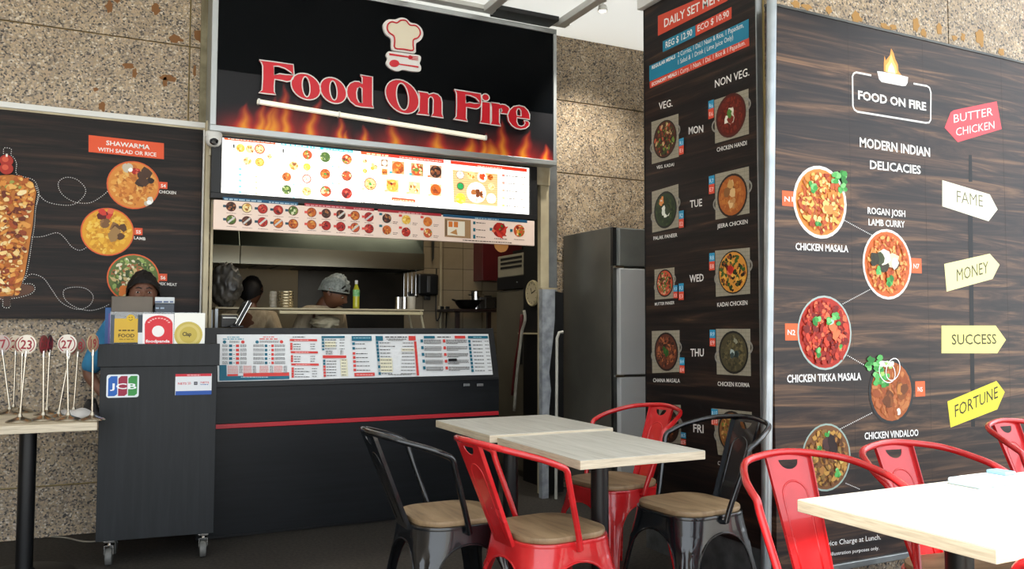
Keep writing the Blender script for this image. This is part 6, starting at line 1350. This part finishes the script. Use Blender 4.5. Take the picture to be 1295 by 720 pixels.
CH = [((1.435, 2.692), -85, 'red', 'red metal armchair at the near table, nearest the camera with its back at the left', 'red metal armchairs'),
      ((1.196, 3.076), -89.5, 'blk', 'black metal armchair at the left of the far table, in front of the counter', 'black metal armchairs'),
      ((2.279, 2.80), 94.3, 'blk', 'black metal armchair right of the near table, in front of the daily menu panel', 'black metal armchairs'),
      ((2.282, 3.388), 99.4, 'red', 'red metal armchair behind the near table beside the fridge alcove', 'red metal armchairs'),
      ((1.895, 1.70), 167, 'red', 'large red metal armchair at the front corner of the bright table, by the pole', 'red metal armchairs'),
      ((2.41, 1.70), 172, 'red', 'red metal armchair behind the bright table, in front of the large poster', 'red metal armchairs'),
      ((3.453, 1.958), 177, 'red', 'red metal armchair cut by the right edge below the FORTUNE arrow', 'red metal armchairs')]
protos = {}
for (x, y), dg, kind, lab, grp in CH:
    if kind not in protos: o = protos[kind] = make_chair(RED if kind == 'red' else BLK, lab, grp)
    else: o = copy_tree(protos[kind]); o['label'] = lab
    o.location = (x, y, 0); o.rotation_euler = (0, 0, RAD(dg))
o = copy_tree(protos['red']); o['label'] = 'sunlit red armchair, only a bit of rail showing at the bottom right corner'
o.location = (1.93, 1.10, 0); o.rotation_euler = (0, 0, 0)

# ------------------------------------------------------------------ tables
def cafe_table(label, x0_, y0_, x1_, y1_, z, loc=None, cols=((.5, .5),), th=.032):
    cx, cy = (x0_+x1_)/2, (y0_+y1_)/2; t = thing('cafe_table', label, 'table', (cx, cy, 0), group='pale topped cafe tables')
    hx, hy = (x1_-x0_)/2, (y1_-y0_)/2
    MB().bb((-hx, -hy, z-th), (hx, hy, z-.0015)).build('edge_band', TABEDGE, t, bevel=.0015); MB().bb((-hx+.001, -hy+.001, z-.0014), (hx-.001, hy-.001, z)).build('tabletop', TABLE, t)
    for u, v in cols:
        x, y = -hx+2*hx*u, -hy+2*hy*v
        MB().lathe([(.034, .03), (.034, z-th-.0145)], 22, c=(x, y, 0)).build('column', BLACKP, t, smooth='auto'); MB().box((x, y, z-th-.007), (.26, .26, .013)).build('mount_plate', DARK, t, bevel=.002)
        MB().lathe([(.21, 0), (.21, .008), (.18, .018), (.05, .026), (.034, .036)], 32, c=(x, y, 0)).build('base', DARK, t, smooth='auto')
    return t
cafe_table('square pale cafe table farther from the camera, at the near table\'s far end', 1.445, 3.112, 2.052, 3.725, .752, cols=((.36, .40),))
cafe_table('square pale cafe table in front of the far one, its white edge toward the camera', 1.480, 2.448, 2.022, 3.110, .742, cols=((.47, .42),))
cafe_table('brightly lit pale table in the right foreground, cut by the right edge', 1.672, 1.105, 2.30, 1.652, .742, cols=((.5, .56),))
cafe_table('pale table joined to the right end of the bright foreground table', 2.303, 1.105, 2.93, 1.652, .742)
# pale blue leaflet holder lying on the right table
a = at(1205, 588, 'Z', .76); b = at(1277, 584, 'Z', .76)
tn = thing('napkin_box', 'low pale blue napkin box on the bright right-hand table', 'napkin box', (2.34, 1.575, .742)); PBL = mat('pale_blue_plastic', '#bcd3dc', .35)
MB().bb((-.10, -.05, 0), (.13, .05, .020)).build('box_body', PBL, tn, bevel=.006); MB().bb((-.07, -.035, .0205), (.10, .035, .023)).build('napkin', WHITEP, tn); MB().bb((.05, -.03, .0235), (.10, .03, .034)).build('clip', mat('blue_plastic', '#7fb0cc', .3), tn, bevel=.003)
# loose print pieces too small to pick apart stay joined
for o in bpy.data.objects:
    if o.type == 'MESH' and o.name.split('.')[0] in ('terminal_print', 'card_print', 'strip_text', 'menu_text', 'price_list_print', 'dish_label', 'covering_sticker', 'dotted_line', 'heading_band') and 'kind' not in o: o['kind'] = 'stuff'
